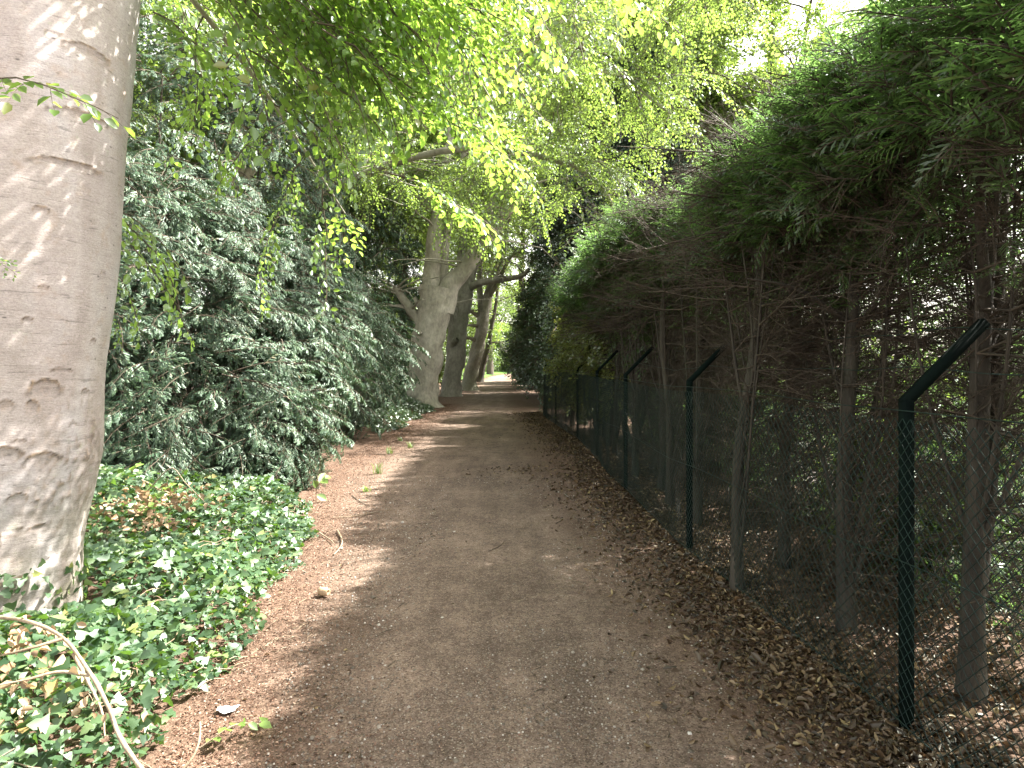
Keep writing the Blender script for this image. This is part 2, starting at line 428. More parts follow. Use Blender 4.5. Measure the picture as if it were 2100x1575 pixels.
def beech_bough(L, seed, leaf=.074, node=.075, tw=.44, dens=1.15, wood=True):
    """a flat spray: drooping axis, side twigs left and right, leaves set alternately (y = outwards, z = up)"""
    rng = R(seed); mb = MB()
    n = 9; t = np.linspace(0, 1, n)
    side = rng.normal(0, .06) * L
    ax = np.stack([side * t ** 2 + .05 * L * np.sin(t * 5 + seed) + rng.normal(0, .008 * L, n), L * t, .1 * L * t - .34 * L * t ** 2 + rng.normal(0, .008 * L, n)], -1)
    if wood: mb.tube(ax, .0025 + .0038 * L * (1 - t) ** .8, 4, 1)
    f = lambda s: np.array([np.interp(s, t, ax[:, q]) for q in range(3)])
    s, sd = .12, 1
    while s < 1.0:
        p0 = f(s); dirv = nrm(f(min(s + .03, 1.0)) - f(max(s - .03, 0)))
        ln = tw * L ** .5 * (1.05 - .8 * s) * rng.uniform(.6, 1.15)
        ang = math.radians(rng.uniform(38, 62)) * sd
        d = np.array([dirv[0] * math.cos(ang) + dirv[1] * math.sin(ang), dirv[1] * math.cos(ang) - dirv[0] * math.sin(ang), dirv[2] - .08 + rng.normal(0, .12)])
        d = nrm(d); q = int(max(2, ln / (leaf * .62) * dens))
        tt = np.linspace(0, 1, 4)
        pts = p0 + np.outer(tt * ln, d) + np.outer(tt ** 2 * ln * .22, [0, .35, -.8])
        if wood: mb.tube(pts, .0024 - .0014 * tt, 3, 1)
        for j in range(q):
            u = (j + .7) / q; pp = p0 + d * ln * u + np.array([0, .35, -.8]) * u * u * ln * .22
            a2 = math.radians(rng.uniform(30, 65)) * (1 if j % 2 else -1) * (0 if j == q - 1 else 1)
            ld = np.array([d[0] * math.cos(a2) + d[1] * math.sin(a2), d[1] * math.cos(a2) - d[0] * math.sin(a2), d[2] - .18 + rng.normal(0, .22)])
            put_leaf(mb, LEAF, pp, nrm(ld), nrm(np.array([rng.normal(0, .35), rng.normal(0, .35), 1])), leaf * rng.uniform(.7, 1.15), 0)
        s += node / L * rng.uniform(.7, 1.3); sd = -sd
    return mb.bake()


def far_bough(L, seed, leaf=.13, n=70):
    rng = R(seed); mb = MB()
    mb.tube([(0, 0, 0), (0, L * .5, 0), (0, L, -.2 * L)], [.02, .012, .004], 3, 1)
    Vs, Qs = np.array([(0, 0, 0), (.32, .5, .06), (0, 1, -.05), (-.32, .5, .06)]), np.array([(0, 1, 2, 3)])
    for j in range(n):
        t = rng.uniform(.1, 1) ** .8
        p = np.array([rng.normal(0, .22) * L * (1.15 - t), L * t, -.2 * L * t * t + rng.normal(0, .07) * L])
        put_leaf(mb, (Vs, Qs), p, nrm(np.array([rng.normal(0, .8), .8, rng.normal(-.2, .4)])), nrm(np.array([rng.normal(0, .5), rng.normal(0, .5), 1])), leaf * rng.uniform(.7, 1.3), 0)
    return mb.bake()


def yew_bough(L, seed, step=.03, w=.0165, nseg=2):
    """a flat feather: shoots edged with needles, tips hanging"""
    rng = R(seed); mb = MB()
    t = np.linspace(0, 1, 6); ax = np.stack([.04 * np.sin(t * 5 + seed), L * t, -.22 * L * t ** 2], -1)
    mb.tube(ax, .006 * (1 - t) + .0015, 3, 1)
    f = lambda s: np.array([np.interp(s, t, ax[:, q]) for q in range(3)])

    def shoot(p, d, ln):
        x = nrm(np.cross(d, [0, 0, 1])); ww = w * rng.uniform(.8, 1.2)
        V, Q = [], []
        for j in range(nseg + 1):                                      # V-shaped strip whose edges are cut by the needle tips
            u = j / nseg; c = p + d * ln * u + np.array([0, 0, -.3 * ln * u * u]); k = ww * (1 - .25 * u) * (.75 if j == 0 else 1)
            a = [c - x * k * rng.uniform(.75, 1.2) + np.array([0, 0, .25 * k]), c, c + x * k * rng.uniform(.75, 1.2) + np.array([0, 0, .25 * k])]
            V += a
            if j < nseg: Q += [(3 * j, 3 * j + 1, 3 * j + 4, 3 * j + 3), (3 * j + 1, 3 * j + 2, 3 * j + 5, 3 * j + 4)]
        n0 = len(V); c = V[-2]
        for sg in (-1, 0, 1):                                          # forked needle tip
            e = c + (d * .9 + x * sg * .8) * ww * 1.1 + np.array([0, 0, -.1 * ln]); b_ = c + x * sg * ww * .5
            Q.append((len(V), len(V) + 1, len(V) + 2, len(V) + 3)); V += [b_ - x * .35 * ww, b_ + x * .35 * ww, e + x * .12 * ww, e - x * .12 * ww]
        for j in range(int(ln / .035)):                                # loose needles
            u = rng.random(); c = p + d * ln * u + np.array([0, 0, -.3 * ln * u * u]); sg = 1 if j % 2 else -1
            e = c + nrm(x * sg + d * .7 + np.array([0, 0, rng.normal(0, .35)])) * ww * 1.45
            Q.append((len(V), len(V) + 1, len(V) + 2, len(V) + 3)); V += [c - d * .003, c + d * .003, e + d * .0015, e - d * .0015]
        mb.add(V, Q, 0)
    s, sd = .12, 1
    while s < .98:
        dv = nrm(f(min(1, s + .04)) - f(s - .04)); a = math.radians(rng.uniform(36, 56)) * sd
        d = nrm(np.array([dv[0] * math.cos(a) + dv[1] * math.sin(a), dv[1] * math.cos(a) - dv[0] * math.sin(a), dv[2] * .8 - .15 + rng.normal(0, .14)]))
        shoot(f(s), d, (.05 + L * .13 * (1.1 - s * .8)) * rng.uniform(.55, 1.15))
        s += step / L * rng.uniform(.75, 1.25); sd = -sd
    shoot(f(.9), nrm(f(1.0) - f(.85)), L * .16)
    return mb.bake()


def cypress_frond(L, seed, w=.009, dens=1.0, gap=.35):
    """flat fan of cord-like branchlets"""
    rng = R(seed); mb = MB()

    def strip(p, d, ln, wd):
        x = nrm(np.cross(d, [0, 0, 1])) * wd
        p2 = p + d * ln * .6 + np.array([0, 0, -.06 * ln]); p3 = p + d * ln + np.array([0, 0, -.2 * ln])
        mb.add([p - x * .5, p + x * .5, p2 + x, p2 - x, p3 + x * .25, p3 - x * .25], [(0, 1, 2, 3), (3, 2, 4, 5)], 0)
    t = np.linspace(0, 1, 5); ax = np.stack([0 * t, L * t, .1 * L * t - .3 * L * t ** 2], -1)
    mb.tube(ax, .004 * (1 - t) + .0012, 3, 1)
    f = lambda s: np.array([np.interp(s, t, ax[:, q]) for q in range(3)])
    s, sd = .1, 1
    while s < 1:
        p = f(s); a = math.radians(rng.uniform(30, 52)) * sd
        d = nrm(np.array([math.sin(a), math.cos(a), -.5 * s + rng.normal(0, .1)]))
        ln = L * .45 * (1.12 - s) * rng.uniform(.7, 1.15)
        strip(p, d, ln, w)
        q = int(max(1, ln / .032 * dens))
        for j in range(q):
            u = (j + .5) / q; b = math.radians(rng.uniform(28, 50)) * (1 if j % 2 else -1)
            d2 = nrm(np.array([d[0] * math.cos(b) + d[1] * math.sin(b), d[1] * math.cos(b) - d[0] * math.sin(b), d[2] + rng.normal(0, .12)]))
            strip(p + d * ln * u + np.array([0, 0, -.12 * ln * u * u]), d2, ln * .42 * (1.1 - u * .7), w)
        s += .055 / L * gap * rng.uniform(.8, 1.3); sd = -sd
    strip(f(.9), nrm(f(1.0) - f(.9)), L * .12, w)
    return mb.bake()


def dead_spray(L, seed):
    """bare brittle twigs of a shaded cypress bough"""
    rng = R(seed); mb = MB()

    def branch(p, d, ln, r, lev):
        t = np.linspace(0, 1, 5)
        bend = rng.normal(0, .16, 3) * ln
        pts = p + np.outer(t * ln, d) + np.outer(t ** 2, bend) + rng.normal(0, .012 * ln, (5, 3)) * t[:, None]
        mb.tube(pts, r * (1 - .75 * t), 4 if lev == 0 else 3, 0)
        if lev < 2:
            for j in range((11, 6)[lev]):
                u = rng.uniform(.15, .98); k = min(3, int(u * 4)); q = pts[k] + (pts[k + 1] - pts[k]) * (u * 4 - k)
                dd = nrm(d + rng.normal(0, .62, 3) * np.array([1, 1, .7]))
                branch(q, dd, ln * rng.uniform(.25, .5) * (1.15 - u * .6), r * .45, lev + 1)
    branch(np.zeros(3), np.array([0, 1, 0.0]), L, .009 * L ** .5, 0)
    return mb.bake()


BEECH = {L: [beech_bough(L, 10 + q + int(L * 100)) for q in range(4)] for L in (.7, 1.2, 1.9)}
BEECHM = [beech_bough(1.7, 60 + q, leaf=.09, node=.09, dens=1.0) for q in range(5)]
FARB = [far_bough(1.6, 80 + q, n=105) for q in range(4)]
FARC = [far_bough(1.6, 90 + q, leaf=.17, n=60) for q in range(4)]
SHRUB = [far_bough(.7, 100 + q, leaf=.055, n=60) for q in range(4)]
def yew_branch(L, seed, subs, step):
    """an arching bough carrying flat feathers left and right, its tip hanging"""
    rng = R(seed); mb = MB(); t = np.linspace(0, 1, 7)
    ax = np.stack([.05 * np.sin(t * 4 + seed), L * t, .16 * L * t - .42 * L * t ** 2.2], -1); mb.tube(ax, .011 * (1 - t) + .002, 4, 1)
    f = lambda u: np.array([np.interp(u, t, ax[:, q]) for q in range(3)])
    u, sd = .16, 1
    while u < .99:
        dv = nrm(f(min(1, u + .05)) - f(u - .05)); a = math.radians(rng.uniform(30, 58)) * sd
        d = np.array([dv[0] * math.cos(a) + dv[1] * math.sin(a), dv[1] * math.cos(a) - dv[0] * math.sin(a), dv[2] - .06 + rng.normal(0, .1)])
        mb.stamp(subs[rng.integers(len(subs))], [f(u)], frames(np.array([d]), nrm(np.array([rng.normal(0, .25), rng.normal(0, .2), 1]))), (1.15 - .65 * u) * rng.uniform(.7, 1.15))
        u += step * rng.uniform(.75, 1.25); sd = -sd
    mb.stamp(subs[0], [f(.86)], frames(np.array([f(1.0) - f(.86)]), (0, 0, 1)), .75)
    return mb.bake()


YB = [yew_bough(.4, 120 + q) for q in range(4)]
YBM = [yew_bough(.42, 130 + q, .045, .022, 1) for q in range(3)]
YEW = [yew_branch(1.1, 124 + q, YB, .085) for q in range(5)]
YEWM = [yew_branch(1.1, 134 + q, YBM, .1) for q in range(5)]
CYP = [cypress_frond(.25, 140 + q, .0045, .85, .32) for q in range(5)]
CYPM = [cypress_frond(.34, 150 + q, .009, .7, .5) for q in range(4)]
DEAD = [dead_spray(1.0, 160 + q) for q in range(6)]


def stamp_any(mb, tpls, pos, rot, sc, rng):
    pos = np.asarray(pos); c = rng.integers(0, len(tpls), len(pos)); sc = np.broadcast_to(sc, (len(pos),))
    for q, tp in enumerate(tpls):
        k = c == q
        mb.stamp(tp, pos[k], rot[k], sc[k])


def curve(pts, n=12):
    """smooth curve through the points"""
    p = np.asarray(pts, float); t = np.linspace(0, len(p) - 1, n); k = np.minimum(t.astype(int), len(p) - 2); u = (t - k)[:, None]
    q = np.vstack([2 * p[0] - p[1], p, 2 * p[-1] - p[-2]])
    a, b, c, d = q[k], q[k + 1], q[k + 2], q[k + 3]
    return .5 * (2 * b + (c - a) * u + (2 * a - 5 * b + 4 * c - d) * u ** 2 + (3 * b - a - 3 * c + d) * u ** 3)


def limb(mb, pts, r0, r1, n=14, sides=14, wob=.12, rng=None, flare=0, m=0, pw=1.0):
    c = curve(pts, n); t = np.linspace(0, 1, n)
    r = r1 + (r0 - r1) * (1 - t) ** pw
    if flare: r = r + flare * np.exp(-t * 16)
    mb.tube(c, r, sides, m, wob, rng or R(1))
    return c


# ------------------------------------------------------------------ near beech on the left
def near_beech():
    rng = R(7)
    root = empty('beech_tree', (-3.25, 4.17, 0), 'huge smooth pale grey beech trunk rising from the ivy, leafy boughs hanging over the path', 'tree')
    nz, na = 460, 300
    z = np.concatenate([np.linspace(-.1, 4.6, nz - 40), np.linspace(4.63, 8.5, 40)])
    a = np.linspace(0, 2 * math.pi, na, endpoint=False)
    zz, aa = np.meshgrid(z, a, indexing='ij')
    cx = -3.425 + .153 * np.clip(zz, 0, 9) - .0088 * np.clip(zz, 0, 8) ** 2
    r = .56 - .012 * zz + .05 * np.exp(-np.clip(zz, 0, 9) * 4.5) * (1 + .5 * np.sin(aa * 5 + .6)) - .02 * np.exp(-((zz - .55) / .25) ** 2)
    r += .035 * np.exp(-((zz - 1.15) / .3) ** 2) * np.clip(np.cos(aa - math.radians(-5)), 0, 1) ** 2
    ca, sa = np.cos(aa), np.sin(aa)
    r += .012 * vnoise(ca * 1.5 + 9, sa * 1.5 + zz * 1.4, 1) + .004 * vnoise(ca * 5, sa * 5 + zz * 9, 4) + .0016 * vnoise(ca * 3, sa * 3 + zz * 34, 6)
    scar = np.zeros_like(r)
    # (angle deg from +x seen from above, height, half-width m, half-height m)   camera looks at about -90..-20
    eyes = []
    for (px, py, wp, hp) in [(77, 1207, 27, 22), (27, 1173, 13, 8), (18, 1120, 18, 27), (117, 1083, 19, 8), (76, 1090, 6, 9), (25, 935, 25, 22), (60, 1025, 17, 14), (100, 945, 30, 20),
                             (38, 658, 10, 8), (90, 800, 28, 24), (170, 808, 10, 12), (68, 838, 12, 19), (12, 835, 15, 14), (40, 430, 14, 11), (30, 67, 16, 8), (110, 240, 60, 14), (87, 337, 64, 12),
                             (110, 107, 50, 16), (150, 870, 8, 9), (50, 905, 10, 6), (120, 760, 20, 6), (180, 700, 9, 7), (140, 1150, 8, 6), (100, 1030, 9, 5), (60, 590, 9, 5), (190, 560, 8, 5)]:
        tx = (px - CX) / F; cxx, rr = -3.22, .55                         # where the line of sight meets the bark
        A, B, Cc = 1 + tx * tx, -2 * (tx * cxx + 4.17), cxx ** 2 + 4.17 ** 2 - rr ** 2
        yy = (-B - math.sqrt(max(0, B * B - 4 * A * Cc))) / (2 * A)
        eyes.append((math.degrees(math.atan2(yy - 4.17, tx * yy - cxx)), CAM_H - (py - HY) / F * yy, wp / F * yy * 1.0, hp / F * yy * .9))
    for (ang, h, w, hh) in eyes:
        dx = ((aa - math.radians(ang) + math.pi) % (2 * math.pi) - math.pi) * .54 / w; dz = (zz - h) / hh
        rad = np.sqrt(dx ** 2 + dz ** 2) * (1 + .18 * vnoise(aa * 22, zz * 24, 8))
        ring = np.exp(-((rad - 1) / .14) ** 2) * np.clip(.55 + .45 * dz, .1, 1)
        core = np.clip(1.1 - rad, 0, 1)
        r += ring * .008 - core * .008
        scar = np.maximum(scar, np.clip(ring * 1.25 + core * .3, 0, 1))
    sw = np.exp(-((((aa - math.radians(-12) + math.pi) % (2 * math.pi)) - math.pi) / .5) ** 2) * np.exp(-((zz - 1.05) / .4) ** 2)
    rough = np.clip(vnoise(aa * 26, zz * 22, 11) + .2 * vnoise(aa * 70, zz * 60, 12), 0, 1) * sw
    r += rough * .016; scar = np.maximum(scar, rough * .9)
    band = np.exp(-((zz - 1.0) / .9) ** 2) * np.clip(vnoise(aa * 9, zz * 55, 14) - .6, 0, 1) * 1.0
    r -= band * .006; scar = np.maximum(scar, np.clip(band, 0, .5))
    V = np.stack([cx + r * ca, 4.17 + r * sa * 1.0 + 0 * zz, zz], -1).reshape(-1, 3)
    i = np.arange(nz - 1)[:, None] * na; j = np.arange(na)[None]; k = (j + 1) % na
    mb = MB(); mb.add(V, np.stack([i + j, i + k, i + na + k, i + na + j], -1).reshape(-1, 4))
    o = mb.build('trunk', M['near_bark'], root, True)
    at = o.data.attributes.new('scar', 'FLOAT', 'POINT'); at.data.foreach_set('value', scar.astype(np.float32).ravel())

    # limbs that carry the hanging boughs
    crown = MB()
    lims = [[(-2.9, 4.3, 5.6), (-2.3, 4.6, 5.3), (-1.6, 5.0, 4.7), (-1.0, 5.4, 4.0)],
            [(-2.9, 4.4, 6.2), (-2.0, 5.2, 6.0), (-1.0, 6.0, 5.4), (-.2, 6.6, 4.3)],
            [(-3.1, 4.6, 5.2), (-2.9, 5.4, 5.0), (-2.3, 6.2, 4.2), (-1.7, 6.7, 3.2)],
            [(-2.8, 4.2, 6.6), (-1.6, 4.4, 6.5), (-.4, 4.9, 5.9), (.4, 5.4, 4.9)]]
    for q in lims:
        wood = MB(); limb(wood, [(-3.0, 4.2, q[0][2] - .35)] + q, .05, .008, 18, 8, .1, rng); wood.build('branch', M['beech_bark'], root, True)
    wood = MB()
    # the crooked bare branch that hangs beside the trunk
    br = [(-2.95, 4.25, 4.6), P(290, -60, 4.9), P(300, -20, 5), P(325, 35, 5), P(345, 95, 5), P(366, 148, 5), P(362, 205, 5), P(372, 255, 5), P(385, 310, 5.05), P(420, 375, 5.1), P(440, 430, 5.1)]
    limb(wood, br, .03, .004, 36, 7, .15, rng)
    for q in ([P(325, 35, 5), P(365, 18, 5), P(430, 45, 5.1), P(520, 60, 5.2), P(640, 110, 5.4)], [P(335, 60, 5), P(395, 95, 5.1), P(470, 140, 5.3), P(540, 200, 5.4), P(600, 270, 5.6)],
              [P(475, 53, 5.15), P(490, 160, 5.1), P(500, 230, 5.2), P(520, 290, 5.2)], [P(372, 255, 5), P(378, 330, 5.05), P(385, 400, 5.1)]):
        limb(wood, q, .011, .003, 16, 5, .1, rng)
    D, S0, LN = [], [], []

    def bough(a, b):
        a, b = np.asarray(a, float), np.asarray(b, float); S0.append(a); D.append(b - a); LN.append(np.linalg.norm(b - a))
    for (x0, y0, d0, x1, y1, d1) in [
        (620, 40, 4.5, 1060, 290, 5.0), (560, -70, 4.6, 985, 40, 4.8), (760, 190, 6.0, 1080, 310, 6.6), (790, 350, 6.0, 1040, 500, 6.6),
        (880, 400, 6.4, 1040, 490, 6.8), (480, 90, 4.5, 760, 330, 5.0), (540, 210, 5.0, 760, 380, 5.6),
        (225, 420, 5.4, 450, 730, 5.6), (215, 470, 5.2, 410, 660, 5.4), (220, 540, 5.0, 330, 720, 5.1), (230, 420, 5.4, 430, 610, 5.8), (215, 640, 4.9, 265, 720, 4.9),
        (400, 300, 5.1, 520, 400, 5.4), (500, 300, 5.3, 640, 400, 5.7),
        (560, -40, 4.5, 900, 140, 4.7), (480, -60, 4.4, 760, 170, 4.7), (620, -80, 4.6, 960, 10, 4.8), (660, 60, 4.4, 900, 270, 4.8), (700, 100, 4.8, 980, 300, 5.3),
        (600, 120, 4.6, 840, 320, 5.0), (640, 250, 5.0, 760, 420, 5.4), (720, 200, 5.4, 1060, 330, 6.0),
        (360, 170, 5.0, 420, 270, 5.0), (350, 130, 5.0, 470, 200, 5.1), (360, 200, 5.0, 330, 250, 5.0), (500, 230, 5.1, 560, 330, 5.2)]:
        a, b = P(x0, y0, d0), P(x1, y1, d1); bough(a, b + [0, 0, .22 * np.linalg.norm(b - a)])
    for _ in range(105):                                                     # the rest of the hanging curtain
        x, y = rng.uniform(290, 900), rng.uniform(-260, 300)
        if y > 40 + (x - 290) * .1: y -= 260
        d = rng.uniform(4.4, 6.8); ln = rng.uniform(.8, 1.6)
        s = P(x, y, d); bough(s, s + nrm(np.array([rng.uniform(.3, 1), rng.uniform(-.3, .5), rng.uniform(-.75, .05)])) * ln)
    for q in lims:
        c = curve(q, 24)
        for j in range(5, 24, 2):
            for _ in range(1):
                bough(c[j], c[j] + nrm(c[min(23, j + 1)] - c[j - 1] + rng.normal(0, .7, 3) * np.array([1, 1, .35]) + np.array([0, 0, -.2])) * rng.uniform(.8, 1.6))
    # crown overhead and behind, added out of view on high limbs to dim skylight
    for q in range(9):
        a = math.radians(rng.uniform(-160, -35)); L = rng.uniform(2.6, 3.8); z0 = rng.uniform(5.4, 7.8)
        p0 = np.array([-2.75, 4.2, z0]); tip = p0 + np.array([math.cos(a) * L, math.sin(a) * L, rng.uniform(.2, 1.2)])
        wood = MB(); c = limb(wood, [p0, (p0 + tip) / 2 + [0, 0, .35], tip], .07, .012, 14, 8, .1, rng); wood.build('branch', M['beech_bark'], root, True)
        for j in range(4, 14):
            for _ in range(2):
                h = rng.uniform(0, 6.28); bough(c[j], c[j] + np.array([math.cos(h), math.sin(h), rng.uniform(-.15, .3)]) * rng.uniform(1.2, 1.9))
    c0 = curve(lims[0], 30)
    for _ in range(62):                                                     # leafage added just above the frame to shade the upper trunk
        p = np.array([rng.uniform(-2.1, -.6), rng.uniform(4.0, 5.0), rng.uniform(4.7, 6.4)]); h = rng.uniform(0, 6.28)
        bough(p, p + np.array([math.cos(h), math.sin(h), rng.uniform(-.1, .35)]) * rng.uniform(.7, 1.2))
    D, S0, LN = np.array(D), np.array(S0), np.array(LN)
    rot = frames(D, nrm(np.array([.15, -.1, 1]) + rng.normal(0, .22, D.shape)))
    for L, lo, hi in ((.7, 0, .95), (1.2, .95, 1.5), (1.9, 1.5, 9)):
        k = (LN >= lo) & (LN < hi)
        stamp_any(crown, BEECH[L], S0[k], rot[k], LN[k] / L, rng)
    # two short leafy shoots in front of the trunk itself
    for (x0, y0, x1, y1) in ((-40, 160, 235, 165), (-30, 520, 30, 545)):
        a, b = P(x0, y0, 3.35), P(x1, y1, 3.3)
        crown.stamp(BEECH[.7][0 if x1 > 100 else 1], [a], frames(np.array([b - a]), (0, -.45, 1)), np.linalg.norm(b - a) / .7)
    wood.build('branch', M['beech_bark'], root, True)
    crown.build('crown', [M['beech'], M['twig']], root)


near_beech()


# ------------------------------------------------------------------ generic broadleaf tree from limbs
def boughs_on(limbs, rng, step=.3, ln=(1.1, 2.0), t0=.25, flat=.35, drop=-.12, per=1):
    S0, D, LN = [], [], []
    for c in limbs:
        seg = np.linalg.norm(np.diff(c, axis=0), axis=1); L = seg.sum(); cum = np.concatenate([[0], np.cumsum(seg)])
        for s in np.arange(L * t0, L, step):
            p = np.array([np.interp(s, cum, c[:, q]) for q in range(3)]); p2 = np.array([np.interp(min(L, s + .2), cum, c[:, q]) for q in range(3)])
            for _ in range(per):
                a = rng.uniform(-1.5, 1.5); d = nrm(p2 - p + 1e-6)
                h = np.array([d[0] * math.cos(a) - d[1] * math.sin(a), d[0] * math.sin(a) + d[1] * math.cos(a), d[2] * .5 + drop + rng.normal(0, flat)])
                S0.append(p); D.append(nrm(h)); LN.append(rng.uniform(*ln))
        S0.append(c[-1]); D.append(nrm(c[-1] - c[-2] + np.array([0, 0, drop]))); LN.append(ln[1])
    return np.array(S0), np.array(D), np.array(LN)


def secondaries(stem, rng, n, ln, t0=.3, el=(.0, .55), droop=.25, az=None):
    out = []
    for _ in range(n):
        t = rng.uniform(t0, 1.0) * (len(stem) - 1); k = min(int(t), len(stem) - 2); p = stem[k] + (stem[k + 1] - stem[k]) * (t - k)
        a = rng.uniform(0, 2 * math.pi) if az is None else rng.normal(az[0], az[1]); e = rng.uniform(*el)
        d = np.array([math.cos(a) * math.cos(e), math.sin(a) * math.cos(e), math.sin(e)]); L = ln * rng.uniform(.6, 1.15) * (1.1 - .45 * t / (len(stem) - 1))
        tt = np.linspace(0, 1, 7)
        out.append(p + np.outer(tt * L, d) + np.outer(tt ** 2, np.append(rng.normal(0, .15, 2), -droop) * L) + rng.normal(0, .03, (7, 3)) * tt[:, None] * L)
    return out


def tree(name, label, cat, trunk_fn, mats, tpl, tplL, nsec, seclen, rng, group=None, base=(0, 0, 0), step=.45, bl=(1.2, 2.1), secr=.045, zlow=0, per=1, **kw):
    root = empty(name, base, label, cat, group)
    tm = MB(); cs = trunk_fn(tm)
    crown = MB(); sec = []
    for c in cs:
        sec += secondaries(c, rng, nsec, seclen, **kw)
    for s in sec: tm.tube(s, np.linspace(secr, .008, len(s)), 5, 0)
    tm.build('trunk', mats[0], root, True)
    S0, D, LN = boughs_on(sec + [c[len(c) // 2:] for c in cs], rng, step, bl, per=per)
    k = S0[:, 2] > zlow; S0, D, LN = S0[k], D[k], LN[k]
    stamp_any(crown, tpl, S0, frames(D, nrm(np.array([0, 0, 1]) + rng.normal(0, .25, D.shape))), LN / tplL, rng)
    crown.build('crown', mats[1:], root)
    return root


# ------------------------------------------------------------------ the row of old beeches beyond the yew
ROW = 'old beeches in a row along the path'
MB_B = [M['row_bark'], M['beech_far'], M['twig']]


def t1(tm):
    d = 24.2; r = R(21)
    limb(tm, [P(870, 846, d), P(868, 800, d), P(876, 720, d), P(889, 640, d), P(897, 590, d)], .53, .60, 26, 26, .16, r, .34)
    c1 = limb(tm, [P(884, 625, d), P(887, 540, d), P(893, 470, d), P(912, 360, d + .3), P(925, 240, d + .6), P(925, 60, d + 1)], .36, .1, 30, 18, .1, r)
    c2 = limb(tm, [P(908, 640, d), P(922, 590, d), P(948, 556, d - .1), P(985, 506, d - .4), P(1027, 450, d - 1), P(1065, 400, d - 1.6), P(1090, 330, d - 2)], .42, .1, 30, 18, .1, r)
    c3 = limb(tm, [P(905, 600, d + .3), P(910, 500, d + .4), P(932, 400, d + .6), P(958, 300, d + .6), P(975, 150, d + .4), P(990, 0, d)], .26, .08, 26, 14, .1, r)
    c4 = limb(tm, [P(868, 668, d), P(846, 640, d), P(822, 606, d), P(812, 588, d)], .22, .12, 12, 12, .15, r)
    limb(tm, [P(872, 640, d), P(862, 630, d), P(850, 610, d)], .14, .07, 8, 10, .1, r)
    c5 = limb(tm, [P(930, 402, d + .5), P(970, 372, d), P(1005, 350, d - .6), P(1060, 345, d - 1.5)], .16, .06, 14, 10, .1, r)
    c6 = limb(tm, [P(900, 440, d + .3), P(850, 400, d + .2), P(800, 355, d - .5), P(740, 330, d - 1)], .18, .06, 14, 10, .1, r)
    tm.tube(curve([P(857, 686, d - .55), P(858, 681, d - .62), P(858, 676, d - .66)], 3), [.05, .14, .02], 10, 0)      # knot hole
    return [c1, c2, c3, c4, c5, c6]


tree('beech_tree', 'thick grey beech forking into three stems just past the dark yew bushes', 'tree', t1, MB_B, BEECHM, 1.7, 14, 3.4, R(31), ROW, (-3.22, 24.2, 0), step=.55, zlow=8.2, bl=(1.1, 1.9))


def t2(tm):
    d = 31.9; r = R(22)
    limb(tm, [P(926, 815, d), P(930, 770, d), P(936, 710, d), P(941, 650, d), P(951, 600, d)], .44, .46, 24, 22, .2, r, .26)
    c1 = limb(tm, [P(945, 640, d), P(956, 590, d), P(968, 545, d), P(992, 490, d), P(1010, 400, d), P(1020, 250, d)], .45, .1, 26, 16, .1, r)
    c2 = limb(tm, [P(950, 600, d), P(945, 540, d), P(952, 470, d), P(960, 350, d), P(950, 200, d)], .25, .08, 20, 12, .1, r)
    limb(tm, [P(936, 664, d - .3), P(933, 648, d - .4), P(934, 630, d - .4)], .16, .12, 8, 10, .1, r)
    limb(tm, [P(930, 706, d - .3), P(932, 700, d - .5), P(938, 697, d - .6)], .2, .12, 8, 10, .2, r)
    c3 = limb(tm, [P(955, 595, d), P(985, 580, d - .5), P(1030, 573, d - 1.2), P(1068, 566, d - 2), P(1085, 552, d - 2.4)], .2, .08, 18, 10, .1, r)
    return [c1, c2, c3]


tree('beech_tree', 'gnarled beech with a knobbly burr on its side, second in the row', 'tree', t2, MB_B, BEECHM, 1.7, 9, 3.0, R(32), ROW, (-2.93, 31.9, 0), step=.75, zlow=6.4, bl=(1.4, 2.2))


def t3(tm):
    d = 38; r = R(23)
    limb(tm, [P(960, 801, d), P(968, 760, d), P(979, 715, d), P(988, 675, d), P(991, 640, d)], .40, .34, 22, 20, .16, r, .26)
    c1 = limb(tm, [P(990, 660, d), P(996, 625, d), P(1010, 580, d), P(1026, 535, d), P(1040, 470, d), P(1050, 350, d)], .34, .1, 24, 14, .1, r)
    c2 = limb(tm, [P(989, 660, d), P(985, 620, d), P(984, 560, d), P(990, 450, d), P(985, 300, d)], .22, .08, 20, 12, .1, r)
    limb(tm, [P(979, 708, d), P(972, 697, d - .3), P(962, 693, d - .5), P(950, 692, d - .7)], .15, .06, 10, 8, .1, r)
    limb(tm, [P(986, 672, d), P(976, 668, d - .3), P(958, 667, d - .7)], .14, .06, 10, 8, .1, r)
    c3 = limb(tm, [P(985, 650, d), P(968, 640, d - .3), P(955, 625, d - .7)], .16, .06, 10, 8, .1, r)
    c4 = limb(tm, [P(1000, 610, d), P(1018, 585, d - .5), P(1045, 530, d - 1.5), P(1068, 515, d - 2)], .18, .06, 12, 8, .1, r)
    return [c1, c2, c3, c4]


tree('beech_tree', 'slimmer beech leaning over the path with short side limbs, third in the row', 'tree', t3, MB_B, BEECHM, 1.7, 8, 3.0, R(33), ROW, (-2.53, 38, 0), step=.85, zlow=5.0, bl=(1.5, 2.3))


def t4(tm):
    d = 53; r = R(24)
    c = limb(tm, [P(982, 786, d), P(990, 750, d), P(1000, 715, d), P(1008, 670, d), P(1020, 600, d), P(1030, 450, d)], .3, .08, 26, 12, .1, r, .15)
    return [c]


tree('beech_tree', 'thin dark leaning beech at the sunny end of the row', 'tree', t4, [M['dark_bark'], M['beech_far'], M['twig']], FARB, 1.6, 14, 3.5, R(34), ROW, (-2.67, 53, 0), step=.8, bl=(1.4, 2.2), t0=.45)


